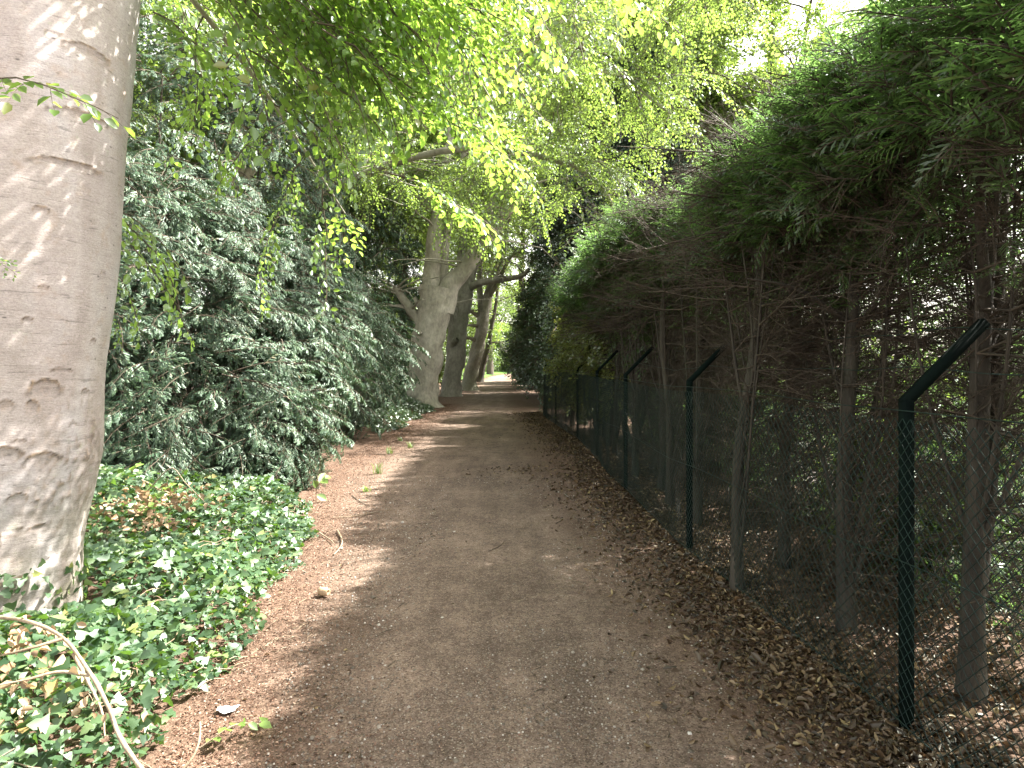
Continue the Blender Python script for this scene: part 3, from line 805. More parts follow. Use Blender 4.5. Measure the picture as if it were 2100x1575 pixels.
# a beech standing hidden behind the yew whose long limbs reach over the path
def t5(tm):
    r = R(25)
    limb(tm, [(-9.2, 21, 0), (-9.1, 21, 4.0), (-8.8, 20.8, 8.0)], .45, .4, 14, 18, .1, r, .2)
    out = []
    for q in ([(-6.9, 15.4, 4.8), (-4.5, 14.6, 6.8), (-1.8, 13.6, 7.8), (1.0, 12.6, 7.6), (2.6, 12.0, 6.2)],
              [(-6.9, 15.4, 4.2), (-4.5, 15, 5.6), (-1.5, 14, 6.2), (1.0, 13.3, 5.6), (1.9, 13, 4.5)],
              [(-6.8, 15.3, 5.4), (-4.0, 14, 8.6), (-.5, 12.6, 9.6), (1.8, 11.6, 9.2), (3.4, 11, 7.9)],
              [(-6.9, 15.4, 5.6), (-5.5, 13.5, 7.4), (-3.6, 12.0, 7.9), (-1.6, 11.0, 7.4), (-.6, 10.6, 6.6)],
              [(-6.8, 15.3, 5.5), (-5.0, 13.0, 8.0), (-2.6, 11.4, 8.5), (-.4, 10.4, 7.6), (.8, 10.0, 6.4)],
              [(-6.8, 15.4, 5.5), (-6.4, 15.3, 8.5), (-5.5, 15, 11.5)]):
        k = 1.36; q = [((x) * k + .4, y * k, 1.7 + (z - 1.7) * k) for x, y, z in q]
        out.append(limb(tm, q, .16, .035, 18, 9, .1, r))
    return out


tree('beech_tree', 'tall light green beech behind the yews whose long leafy limbs arch above the path', 'tree', t5, MB_B, BEECHM, 1.7, 20, 3.0, R(35), None, (-9.2, 21, 0),
     step=.28, bl=(1.2, 2.0), secr=.025, el=(-.15, .35), droop=.35)


# ------------------------------------------------------------------ bushes made of boughs on a lumpy surface
def bush(name, label, cat, ells, tpl, mats, n, rng, size, droop=.45, out=.55, side=.5, inset=.3, group=None, stem=True, stem_mat='dark_bark', zmin=.03, up=0.0, lump=.14, base=None):
    c0 = np.array(ells[0][:3]); root = empty(name, (c0[0], c0[1], 0) if base is None else base, label, cat, group)
    mb = MB(); area = np.array([(e[3] * e[4] + e[4] * e[5] + e[3] * e[5]) for e in ells]); pr = area / area.sum()
    if stem:
        st = MB()
        for e in ells[:3]:
            for _ in range(4):
                a = rng.uniform(0, 6.28); tip = np.array([e[0] + .6 * e[3] * math.cos(a), e[1] + .6 * e[4] * math.sin(a), e[2] + .55 * e[5]])
                st.tube(curve([(e[0] + rng.normal(0, .15), e[1] + rng.normal(0, .15), -.05), (e[0] + .2 * e[3] * math.cos(a), e[1] + .2 * e[4] * math.sin(a), e[2] * .55), tip], 8), np.linspace(.07, .015, 8), 6, 0)
        st.build('trunk', M[stem_mat], root, True)
    PS, DS = [], []
    need = n
    while need > 0:
        q = rng.choice(len(ells), size=need * 2, p=pr); e = np.array(ells)[q]
        u = nrm(rng.normal(0, 1, (need * 2, 3)))
        lum = 1 + lump * vnoise(u[:, 0] * 3 + e[:, 0], u[:, 1] * 3 + u[:, 2] * 4 + e[:, 1], 3) + rng.normal(0, .04, len(u))
        p = e[:, :3] + u * e[:, 3:6] * lum[:, None] * (1 - inset * rng.random(len(u)) ** 2)[:, None]
        nn = nrm(u / e[:, 3:6])
        ok = p[:, 2] > zmin + size * .22
        ok &= rng.random(len(u)) < np.where((nn @ nrm(np.array([.5, -.75, .25]))) > -.25, 1, .3)     # thinner on the far side
        for k, ee in enumerate(ells):                                  # not inside a neighbour
            w = (((p - np.array(ee[:3])) / (np.array(ee[3:6]))) ** 2).sum(1)
            ok &= (w > .55) | (q == k)
        p, nn = p[ok][:need], nn[ok][:need]
        PS.append(p); DS.append(nn); need -= len(p)
    p, nn = np.concatenate(PS), np.concatenate(DS)
    h = nn * np.array([1, 1, .45])
    d = nrm(h * out + np.cross(nn, [0, 0, 1]) * rng.normal(0, side, (len(p), 1)) + np.array([0, 0, -droop + up]) + rng.normal(0, .18, p.shape))
    upv = nrm(nn + np.array([0, 0, .5]) + rng.normal(0, .25, p.shape))
    stamp_any(mb, tpl, p - d * size * .55, frames(d, upv), rng.uniform(.65, 1.25, len(p)) * size, rng)
    mb.build('crown', mats, root)
    return root


YM = [M['yew'], M['twig']]
YG = 'dark yews along the left of the path'
bush('yew_bush', 'spreading dark green yew bush behind the big beech trunk, its lowest boughs over the ivy', 'bush',
     [(-4.75, 9.5, 1.15, 2.1, 1.75, 1.9), (-5.6, 9.6, 2.4, 2.0, 1.8, 2.2), (-4.45, 10.9, 2.2, 1.75, 1.7, 2.1), (-4.6, 9.0, .6, 1.85, 1.4, .95)], YEW, YM, 1900, R(41), .66, zmin=-.1, droop=.2, out=.75, group=YG)
bush('yew_bush', 'silvery green sunlit yew bush standing between the dark yew and the forked beech', 'bush',
     [(-4.7, 14.2, 1.7, 1.9, 2.0, 2.0), (-4.55, 14.4, 3.0, 1.5, 1.8, 1.7), (-5.0, 17.2, 1.8, 1.9, 2.0, 2.3)], YEWM, YM, 1500, R(42), .7, zmin=-.1, droop=.2, out=.75, group=YG)
bush('yew_tree', 'tall blackish yew tree rising behind the yew bushes and the pale trunk', 'tree',
     [(-7.0, 12.6, 4.6, 3.0, 2.4, 3.6), (-5.4, 13.6, 5.2, 1.9, 2.0, 2.4), (-8.8, 11.6, 3.0, 2.4, 2.0, 3.0)], YEWM, YM, 1300, R(43), .85, droop=.2, out=.75, group=YG)
bush('yew_tree', 'dark yew tree standing back in the wood, left of the forked beech', 'tree',
     [(-6.0, 28.5, 4.6, 1.7, 1.8, 4.6), (-7.9, 26.5, 4.9, 1.9, 1.8, 5.0)], YEWM, YM, 520, R(45), 1.4, droop=.2, out=.75, group=YG)
bush('yew_bush', 'low yew bush in front of the forked beech, tips touching its trunk', 'bush',
     [(-4.6, 20.2, 1.6, 1.5, 1.7, 1.9)], YEWM, YM, 200, R(44), .9, droop=.2, out=.75, group=YG)

# ------------------------------------------------------------------ hedge of old cypresses behind the fence
HG = 'old cypresses of the hedge behind the wire fence'
# x, y, trunk radius, lean x, label
CYPS = [
    (2.5, -.9, .06, .05, 'unseen cypress added behind the camera end of the hedge to darken the foreground'),  # out of view, added to block sky light on the right foreground
    (2.5, .5, .06, .05, 'unseen cypress added at the near end of the hedge to shade the right foreground'),  # outside the frame too, added for a darker right foreground
    (2.45, 1.9, .06, .05, 'shaggy cypress in front of the thick forked stem, its sprays hanging over the fence'),
    (2.36, 3.35, .058, .05, 'thick forked cypress stem standing behind the slanting arm of the nearest fence post'),
    (2.12, 4.2, .052, -.03, 'straight dark cypress trunk between the nearest two fence posts, sunlit paving beside it'),
    (1.72, 4.85, .045, .1, 'slender mossy cypress trunk leaning a little, beside the second fence post'),
    (2.3, 5.5, .05, .05, 'cypress with a spray of dead twigs set back behind the second fence post'),
    (1.95, 6.9, .05, .03, 'cypress with bare brown stem between the second and third fence posts'),
    (1.82, 7.7, .05, -.05, 'cypress whose stem nearly touches the third fence post'),
    (2.0, 8.7, .05, .04, 'cypress just past the third fence post, light green feathery top'),
    (1.85, 9.7, .045, .06, 'twin stemmed cypress halfway between the third and fourth fence posts'),
    (2.0, 10.8, .05, -.04, 'cypress near the fourth fence post with a low feathery top over the fence'),
    (1.9, 12.0, .045, .05, 'cypress past the fourth fence post, crown merging with yellowish privet'),
    (2.0, 13.2, .05, 0, 'cypress rising behind the yellowish privet near the fifth fence post'),
    (2.1, 14.8, .05, .03, 'pale topped cypress behind the privet, last but one of the hedge'),
    (2.1, 16.4, .05, 0, 'last cypress of the hedge, before the dark holly bushes')]


def cypress(idx, x, y, r, lean, label):
    rng = R(200 + idx)
    root = empty('cypress_tree', (x, y, 0), label, 'tree', HG)
    top = 3.28 + rng.uniform(-.12, .16) - (.14 if y < 6 else 0) + .25 * (x - 2)
    tm = MB()
    path = [(x - lean * .6, y, -.1), (x - lean * .2, y + rng.normal(0, .04), 1.0), (x + lean * .3 + rng.normal(0, .03), y, 2.0), (x + lean + rng.normal(0, .05), y, 3.2), (x + lean * 1.2, y, top)]
    c = limb(tm, path, r, .015, 22, 12, .14, rng, r * .35, pw=.8)
    if idx in (3, 10):
        limb(tm, [(x, y, .5), (x + .16, y + .1, 1.3), (x + .22, y + .12, 2.4), (x + .3, y + .1, 3.8)], r * .8, .015, 18, 10, .14, rng)
        limb(tm, [(x + .05, y, 2.0), (x - .12, y - .2, 2.5), (x - .2, y - .35, 3.2)], r * .55, .012, 12, 8, .12, rng)
    if idx == 4:
        limb(tm, [(x + .02, y, 1.95), (x - .35, y - .1, 2.15), (x - .7, y - .2, 2.2)], .02, .005, 8, 6, .1, rng)
    stems = [c]
    for _ in range(8):                                                  # thin suckers beside the main stem
        k0 = rng.integers(1, 9); o_ = np.array([rng.uniform(-.3, .45), rng.uniform(-.6, .6), 0]); rr = rng.uniform(.007, .018); p0 = c[k0]; hh = top - .2 - p0[2]
        stems.append(limb(tm, [p0, p0 + o_ * .35 + [0, 0, hh * .18], p0 + o_ * .75 + [0, 0, hh * .5], p0 + o_ + [rng.normal(0, .08), 0, hh]], rr, .004, 22, 5, .1, rng))
    tm.build('trunk', M['cyp_bark'], root, True)
    # dead inner boughs
    db = MB(); n = 300 if 1 < y < 7 else 160
    t = .08 + .78 * rng.random(n) ** .6; k = (t * 21).astype(int); pos = np.array([stems[w_][k_] for w_, k_ in zip(np.where(rng.random(n) < .45, 0, rng.integers(0, len(stems), n)), k)])
    a = rng.uniform(0, 2 * math.pi, n); el = rng.uniform(-.2, .75, n) * np.where(t > .6, .35, 1)
    d = np.stack([np.cos(a) * np.cos(el) * .8, np.sin(a) * np.cos(el), np.sin(el)], -1)
    d[:, 0] -= .25
    low = (pos[:, 2] < 2.15) & (d[:, 0] < -.15); d[low, 0] *= -.6            # the fence keeps them off the path
    sc = rng.uniform(.45, .95, n) * (.6 + .4 * np.clip(pos[:, 2] / 2.5, 0, 1))
    stamp_any(db, DEAD, pos, frames(d, rng.normal(0, 1, (n, 3))), sc, rng)
    if 1 < y < 11:
        n = 95 if y < 7 else 150; u = rng.random((n, 3)); p = np.stack([x - .12 + .75 * u[:, 0], y + (u[:, 1] - .5) * 1.3, .08 + 1.6 * u[:, 2]], -1)
        d = nrm(np.array([.25, 0, .45]) + rng.normal(0, .6, (n, 3)) * np.array([.5, 1.2, .8])); p[:, 0] = np.maximum(p[:, 0], np.interp(y, [0, 3, 6, 9, 12], [1.95, 1.86, 1.64, 1.55, 1.55]) + .12)
        stamp_any(db, DEAD, p, frames(d, rng.normal(0, 1, (n, 3))), rng.uniform(.3, .6, n), rng)
    db.build('dead_twigs', M['dead_twig'], root)
    # live foliage: top and overhang, back side, few sprigs low down
    cr = MB()
    tpl = CYP if y < 8 else CYPM; L = .42 if y < 8 else .5
    def sprays(n, zr, xr_, yr, dirf, s=(.8, 1.3)):
        u = rng.random((n, 3)); p = np.stack([x + xr_[0] + (xr_[1] - xr_[0]) * u[:, 0], y + (u[:, 1] - .5) * yr, zr[0] + (zr[1] - zr[0]) * u[:, 2]], -1)
        d = nrm(dirf + rng.normal(0, .38, (n, 3)))
        stamp_any(cr, tpl, p, frames(d, nrm(np.array([0, 0, 1]) + rng.normal(0, .45, (n, 3)))), rng.uniform(*s, n) * 1.0, rng)
    q = 2.0 if y < 8 else 1.3; xo = 2.0 - x; bk = .5 if 2.5 < y < 6 else .95
    sprays(int(380 * q), (top - .45, top + .06), (xo - .3, xo + .9), 1.4, np.array([-.35, -.1, .6]))            # rounded top
    sprays(int(150 * q), (top - .7, top - .1), (xo - .34, xo - .08), 1.4, np.array([-.8, -.2, .25]))             # fringe above the path
    sprays(int(150 * q), (top - 1.0, top - .25), (xo - .1, xo + .9), 1.3, np.array([.0, 0, .4]))                 # inside
    sprays(int(420 * q * bk), (.15, top - .2), (xo + .6, xo + 1.4), 1.5, np.array([.8, .15, .0]))                # back, towards the garden
    sprays(int(45 * q), (2.0, top - .5), (xo - .2, xo + .4), 1.3, np.array([-.6, -.3, .2]), (.5, .8))            # odd live sprigs lower down
    if y > 7:
        sprays(200, (top - .3, top + .05), (xo - .8, xo - .2), 1.3, np.array([-.6, -.2, .4]))
    if y > 9:
        sprays(90, (1.6, top - .9), (.0, .7), 1.2, np.array([-.2, -.3, .0]), (.7, 1.1))
    cr.build('crown', [M['cypress'], M['dead_twig']], root)


for q, a in enumerate(CYPS): cypress(q, *a)

bush('privet_bush', 'yellowish green privet pushing through above the far end of the wire fence', 'bush',
     [(2.05, 15.3, 1.7, .85, 1.9, 1.5), (2.2, 13.9, 2.0, .7, 1.2, 1.3), (1.75, 17.5, 1.9, .8, 1.6, 1.6)], SHRUB, [M['privet'], M['twig']], 1500, R(51), 1.0, .05, .7, .6, .5)
HB = 'dark holly bushes at the far right of the path'
for q, (lab, e, n) in enumerate([
    ('glossy dark holly bush where the wire fence ends', [(1.95, 20.3, 1.6, 1.05, 2.0, 1.9), (2.1, 20.0, 3.0, 1.2, 1.8, 1.4)], 1200),
    ('big rounded dark holly bush bulging over the path past the fence', [(1.95, 25.5, 1.9, 1.5, 2.6, 2.2), (2.0, 26, 3.8, 1.4, 2.2, 1.6)], 1300),
    ('dark holly bush in the bend of the hedge, narrowest part of the path', [(1.7, 32.5, 2.2, 1.85, 3.2, 2.5), (1.8, 33, 4.2, 1.7, 2.6, 1.9)], 1300),
    ('dark holly bush nearest the bright far end of the path', [(1.6, 42, 2.3, 1.95, 4.5, 2.6)], 900),
    ('last dark holly bush, seen only as a sliver against the lawn', [(1.8, 51, 2.5, 2.2, 4.5, 2.9)], 600)]):
    bush('holly_bush', lab, 'bush', e, SHRUB, [M['holly'], M['twig']], n, R(60 + q), 1.15 + .25 * q, .2, .7, .6, .3, HB)
bush('holly_tree', 'tall dark holly tree rising above the hollies in front of the sky gap', 'tree',
     [(1.95, 29.5, 6.3, 1.4, 1.7, 3.6), (2.9, 29, 8.2, 1.6, 1.8, 2.6)], SHRUB, [M['holly'], M['twig']], 1100, R(66), 1.6, .3, .6, .5, .6, base=(2.1, 29.5, 0))

# sunlit shrubs in the garden behind the hedge
for q, (x, y, h, lab) in enumerate([(4.4, 7.6, 1.7, 'sunlit leafy shrub in the garden behind the slender mossy cypress'), (3.9, 10.6, 2.4, 'bright green shrub behind the third fence post'),
                                    (5.4, 6.3, 2.6, 'bright broad leaved shrub seen behind the straight dark cypress trunk'), (3.6, 14.5, 2.8, 'tall garden shrub behind the yellowish privet'),
                                    (5.6, 4.3, 2.6, 'garden shrub showing as bright specks behind the forked cypress stem'), (3.7, 5.6, 1.3, 'low bright leafy shrub on the edge of the sunlit paving')]):
    bush('garden_shrub', lab, 'shrub', [(x, y, h * .5, .8, .8, h * .55)], SHRUB, [M['fresh'], M['twig']], 420, R(70 + q), 1.5, .1, .7, .5, .6, 'garden shrubs behind the hedge', True)

# ------------------------------------------------------------------ trees further off
def straight(x, y, h, r, lean=(0, 0), nl=4, seed=0, r1=.06):
    def fn(tm):
        rg = R(seed); cs = [limb(tm, [(x, y, -.1), (x + lean[0] * .3, y + lean[1] * .3, h * .35), (x + lean[0], y + lean[1], h)], r, r1, 18, 10, .1, rg, r * .4)]
        for _ in range(nl):
            t = rg.uniform(.3, .6) * h; a = rg.uniform(0, 6.28); L = h * rg.uniform(.3, .45)
            p = np.array([x + lean[0] * t / h, y + lean[1] * t / h, t])
            cs.append(limb(tm, [p, p + np.array([math.cos(a) * L * .35, math.sin(a) * L * .35, L * .45]), p + np.array([math.cos(a) * L * .6, math.sin(a) * L * .6, L])], r * .5, .04, 12, 8, .1, rg))
        return cs
    return fn


BT = 'broadleaved trees in the background'
far = [(8.0, 27, 20, .3, 'pale green tree above the hedge with a dark forked stem', 3.6), (11.6, 30, 20, .3, 'sunlit yellowish tree behind the hedge, left of the sky gap', 3.4),
       (5.2, 38, 25, .35, 'tall leafy tree filling the middle of the canopy behind the fir', 4.6), (.6, 62, 33, .4, 'leafy tree over the bright end of the path', 6.0),
       (-9.5, 24, 17, .16, 'thin stemmed tree between the yews and the forked beech', 3.4), (-7.4, 29, 20, .15, 'slim grey tree just behind the forked beech', 3.2),
       (-6.0, 36, 22, .16, 'slim tree showing between the second and third beech', 3.4), (-13, 33, 22, .3, 'big tree deep in the wood behind the yews', 4.6),
       (-17, 22, 18, .3, 'tree deep in the wood behind the tall yew', 4.4), (-10.2, 41, 19, .25, 'leafy tree filling the gap between yew and forked beech', 4.4),
       (-5.4, 57, 24, .3, 'tall tree showing through the gaps between the beech trunks', 4.6), (-2.6, 78, 30, .35, 'tall pale tree at the end of the path', 5.5), (-8, 48, 28, .3, 'tree in the wood left of the sunny lawn', 5.5)]
for q, (x, y, h, r, lab, sl) in enumerate(far):
    tree('deciduous_tree', lab, 'tree', straight(x, y, h, r, (R(q).normal(0, .6), R(q + 50).normal(0, .6)), 4, 300 + q), [M['dark_bark'], M['beech_far'], M['twig']], FARB, 1.6,
         16, sl, R(310 + q), BT, (x, y, 0), step=.5, bl=(1.3, 2.1), per=2, t0=.22)
tree('ash_tree', 'thin open crowned tree against the white sky above the hedge', 'tree', straight(11.8, 21, 13.5, .14, (.5, .3), 3, 330, .03), [M['dark_bark'], M['fresh'], M['twig']], FARB, 1.6,
     5, 2.4, R(331), None, (11.8, 21, 0), step=.9, bl=(1.0, 1.5), t0=.4)


def fir(x, y, h, lab, seed):
    rng = R(seed); root = empty('fir_tree', (x, y, 0), lab, 'tree', 'dark firs behind the hedge')
    tm = MB(); c = limb(tm, [(x, y, -.1), (x, y, h * .5), (x, y, h)], .28, .03, 16, 10, .1, rng); tm.build('trunk', M['dark_bark'], root, True)
    mb = MB(); n = 620; t = rng.uniform(.1, 1, n); a = rng.uniform(0, 6.28, n); rad = (1 - t) * h * .2 + .3
    S0, D = [], []
    for k in range(n):
        for f_ in (.3, .65, 1.0):
            d = np.array([math.cos(a[k]), math.sin(a[k]), -.35]); S0.append(np.array([x, y, t[k] * h]) + d * rad[k] * (f_ - .25)); D.append(d + rng.normal(0, .25, 3))
    S0, D = np.array(S0), np.array(D)
    stamp_any(mb, FARC, S0, frames(D, nrm(np.array([0, 0, 1]) + rng.normal(0, .3, D.shape))), rng.uniform(.5, .9, len(S0)), rng)
    mb.build('crown', [M['fir'], M['twig']], root)


fir(5.6, 27, 15, 'dark bluish fir behind the cypress tops right of the holly tree', 341)
fir(9.0, 34, 17, 'second dark fir further right behind the pale green tree', 342)
# wood closing the view at the end of the lawn
for q, (x, y, h, lab) in enumerate([(-9, 92, 13, 'rounded tree at the back of the lawn, left of the white post'), (-2.5, 104, 15, 'tree closing the view straight above the path'), (4.5, 98, 14, 'tree at the back of the lawn, half behind the hollies'),
                                    (-17, 98, 15, 'tree far back at the left end of the lawn'), (-24, 70, 15, 'tree deep in the wood, left of the lawn')]):
    tree('deciduous_tree', lab, 'tree', straight(x, y, h, .3, (0, 0), 4, 350 + q), [M['dark_bark'], M['beech_far'], M['twig']], FARC, 1.6, 12, 4.5, R(360 + q), 'trees behind the lawn', (x, y, 0),
         step=.8, bl=(1.8, 2.6), t0=.08)
for q, (x, y, h, lab) in enumerate([(-5.6, 60, 1.6, 'bright green shrub on the lawn beside the end of the beech row'), (-4.6, 68, 1.2, 'low sunny shrub at the edge of the lawn'), (-9, 64, 3.4, 'taller pale green shrub behind the white post'),
                                    (-5.2, 30.5, 1.5, 'leafy undergrowth shrub between the first two beeches'), (-5.0, 43, 3.0, 'leafy shrub behind the third beech'), (-6.0, 50, 3.6, 'yellow green shrub showing between the beech trunks')]):
    bush('shrub', lab, 'shrub', [(x, y, h * .5, 1.3, 1.3, h * .55)], SHRUB, [M['fresh'] if q in (0, 1, 2, 5) else M['beech_far'], M['twig']], 380, R(380 + q), 1.5, .1, .7, .5, .5, 'shrubs on the left beyond the beeches')
for q, (x, y, h, lab) in enumerate([(-6, 88, 5, 'broad green bush at the back of the lawn, left of the path end'), (-1, 96, 6, 'broad green bush straight behind the path end'), (4, 92, 6, 'broad green bush at the path end, half hidden by holly'), (-12, 84, 6, 'big bush at the back left of the lawn')]):
    bush('garden_bush', lab, 'bush', [(x, y, h * .45, 3.4, 2.0, h * .55)], FARB, [M['beech_far'], M['twig']], 420, R(390 + q), 1.0, .1, .7, .5, .5, 'bushes at the back of the lawn')
pm = MB(); bx, by = -2.85, 66.0
pm.tube([(bx, by, 0), (bx, by, 1.4), (bx, by, 2.8)], [.06, .055, .05], 10); pm.tube([(bx, by, 2.8), (bx, by, 2.85)], [.065, .02], 10)
tag(pm.build('post', M['white_paint']), 'slim white post standing on the lawn at the end of the path', 'post')


# ------------------------------------------------------------------ chain-link fence
def fence():
    root = empty('chain_link_fence', (1.6, 3, 0), 'dark green chain link fence with arms bent away from the path', 'fence')
    py = [.3, 3.03, 5.88, 8.66, 11.55, 14.3, 17.4, 20.2]
    fx = lambda y: np.interp(y, [0, 3.03, 5.88, 8.66, 11.6, 14.3, 17.65, 20.5], [1.9, 1.78, 1.55, 1.46, 1.46, 1.39, 1.1, .95])
    H = 1.5
    for y in py:
        x = fx(y) + .035; mb = MB(); c, s = .028, .006
        # square post with a bent arm
        def box(p0, p1, w, ax):
            p0, p1 = np.array(p0), np.array(p1); d = nrm(p1 - p0); a = np.array(ax, float); b = np.cross(d, a)
            ring = [(-1, -1), (1, -1), (1, 1), (-1, 1)]; V = [p + a * u * w + b * v * w for p in (p0, p1) for u, v in ring]
            mb.add(V, [(0, 1, 5, 4), (1, 2, 6, 5), (2, 3, 7, 6), (3, 0, 4, 7), (4, 5, 6, 7), (3, 2, 1, 0)])
        box((x, y, -.3), (x, y, H + .02), .023, (0, 1, 0))
        po = mb.build('post', M['green_metal'], root)
        mb = MB(); box((x - .012, y, H + .005), (x + .36, y, H + .38), .021, (0, 1, 0)); mb.tube([(x - .028, y, H - .12), (x - .028, y, H - .08)], .012, 6)
        mb.build('arm', M['green_metal'], po)
    rng = R(9); mb = MB(); cell = .058; ya, yb = .1, 20.2; n = int((yb - ya) / cell); nz = int(1.44 / cell)

    def pos(y, z):                                                     # the net sags and bulges a little
        return np.stack([fx(y) - .012 + .03 * vnoise(y * .8, z * 1.6, 21) + .012 * vnoise(y * 2.5, z * 3, 22), y + .02 * vnoise(y * 1.3, z * 2, 23), z + .02 * vnoise(y * 1.1, z, 24)], -1)
    for fam in (1, -1):
        for k in range(-nz, n):
            j = np.arange(nz + 1); yy = ya + (k + j) * cell if fam == 1 else ya + (k + nz - j) * cell
            ok = (yy >= ya) & (yy <= yb)
            if ok.sum() < 2: continue
            yy, z = yy[ok], (.04 + j * cell)[ok]
            p = pos(yy, z); p[:, 0] += fam * .0015 * (-1) ** np.arange(len(p))
            far_ = yy.mean() > 9
            if far_: p = p[::2] if len(p) > 4 else p
            mb.tube(p, .0021 if not far_ else .0024, 3)
    mb.build('wire_net', M['wire'], root)
    mb = MB()
    for z in (.06, .78, 1.47):
        y = np.arange(ya, yb, .12); mb.tube(pos(y, np.full_like(y, z)), .0026, 4)
    for (o, h) in ((.16, H + .17), (.34, H + .36)):                     # strands on the arms
        y = np.arange(ya, yb, .12); p = pos(y, np.full_like(y, h)); p[:, 0] += o + .05; p[:, 2] -= .05 * np.abs(np.sin((y - .3) * math.pi / 2.85)) + .02 * vnoise(y * 2, y, 3); mb.tube(p, .0024, 4)
    mb.build('tension_wire', M['wire'], root)


fence()


# ------------------------------------------------------------------ ivy, litter, small things
def scatter_leaves(name, shape, pts, mats, size, rng, tilt=.45, lift=0.0, label=None, cat=None, facing=None):
    n = len(pts); a = rng.uniform(0, 2 * math.pi, n)
    d = np.stack([np.cos(a), np.sin(a), rng.normal(-.1, tilt * .6, n)], -1)
    up = np.array([0, 0, 1]) + rng.normal(0, tilt, (n, 3)) + (0 if facing is None else np.asarray(facing))
    mb = MB(); mb.stamp((shape[0], shape[1], np.zeros(len(shape[1]), int)), pts, frames(d, nrm(up)), size, 0)
    return mb


rng = R(500)


def ivy_edge(y):                                                        # right limit of the ivy carpet
    return np.interp(y, [2.0, 2.75, 3.48, 4.17, 5.2, 6.4, 7.2, 7.8, 8.6], [-1.3, -1.52, -1.47, -1.56, -1.75, -1.93, -2.2, -2.5, -2.9])


n = 42000
y = rng.uniform(1.7, 9.4, n); x = ivy_edge(y) - rng.random(n) ** 1.25 * 4.6 + .10 * vnoise(y * 3.5, y * 0, 31)
dist = ivy_edge(y) - x
hill = np.clip(dist * .55, 0, .2) + .32 * np.exp(-((x + 4.3) ** 2 + (y - 6.9) ** 2) / .8) + .13 * vnoise(x * 1.7, y * 1.7, 32) + .06 * np.exp(-((x + 2.6) ** 2 + (y - 3.6) ** 2))
edge_ok = dist > -.02 + .14 * rng.random(n) ** 3 + .10 * vnoise(x * 4, y * 4, 33)
keep = edge_ok & ((x + 3.2) ** 2 + (y - 4.17) ** 2 > .52 ** 2) & (np.clip(vnoise(x * 2.3, y * 2.3, 34), -1, .5) + dist * 2.5 > -.45)
x, y, hill, dist = x[keep], y[keep], hill[keep], dist[keep]; n = len(x)
z = gz(x, y) + np.clip(hill, .012, 1) * (1 - .6 * rng.random(n) ** 2) + .03 * rng.random(n)
mb = scatter_leaves('ivy', IVY, np.stack([x, y, z], -1), None, (.028 + .06 * rng.random(n) ** 1.7) * (.75 + .3 * np.clip(dist * 2, 0, 1)), rng, .7, facing=(.1, -.45, 0))
n = 260; h = .42 * rng.random(n) ** 1.6; a = np.radians(rng.uniform(-120, 60, n)); rr = .60 - .05 * h                  # shoots climbing the foot of the trunk
pc = np.stack([-3.425 + .153 * h + rr * np.cos(a), 4.17 + rr * np.sin(a), h + .1], -1); od = np.stack([np.cos(a), np.sin(a), .25 + 0 * a], -1)
mb.stamp((IVY[0], IVY[1], np.zeros(4, int)), pc, frames(np.stack([rng.normal(0, .6, n), rng.normal(0, .6, n), rng.normal(-.3, .7, n)], -1), nrm(od + rng.normal(0, .35, (n, 3)))), rng.uniform(.03, .07, n), 0)
for _ in range(130):                                                    # trailing stems
    y0 = rng.uniform(2, 8); x0 = ivy_edge(y0) - rng.uniform(-.08, .9); a = rng.uniform(-1.2, 1.2)
    s = np.linspace(0, rng.uniform(.3, .8), 8); xx = x0 + s * math.cos(a) * .5; yy = y0 + s * math.sin(a)
    mb.tube(np.stack([xx, yy, gz(xx, yy) + np.clip((ivy_edge(yy) - xx) * .55, 0.01, .2) + .015 * np.sin(s * 20)], -1), .0025, 4, 1)
tag(mb.build('ivy_foliage', [M['ivy'], M['straw']]), 'glossy green ivy carpet round the foot of the big beech trunk', 'ivy', kind='stuff')
n = 9000
y = rng.uniform(15, 25.5, n); x = xl(y) - .15 - rng.random(n) ** 1.1 * 2.6 + .2 * vnoise(y * 1.4, y * 0, 35)
z = gz(x, y) + np.clip((xl(y) - x) * .4, .02, .42) * (1 - .6 * rng.random(n) ** 2)
mb = scatter_leaves('ivy', IVY, np.stack([x, y, z], -1), None, rng.uniform(.05, .1, n), rng, .5, facing=(.15, -.3, 0))
tag(mb.build('ivy_foliage', [M['holly']]), 'dark low ivy cover at the foot of the forked beech', 'ivy', kind='stuff')

# fallen leaves: thick along the fence, thin on the path
def litter(nn, xs, ys, size, tilt, h=.02):
    p = np.stack([xs, ys, np.maximum(gz(xs, ys), -.004) + .004 + h * rng.random(len(xs)) ** 2], -1)
    h_ = len(p) // 2; out = MB()
    for sl_, sh in ((slice(0, h_), leafshape(1, .46, .2, -.22)), (slice(h_, None), leafshape(1, .34, -.12, .2))):
        out.add(*scatter_leaves('l', sh, p[sl_], None, size[sl_], rng, tilt).bake())
    return out


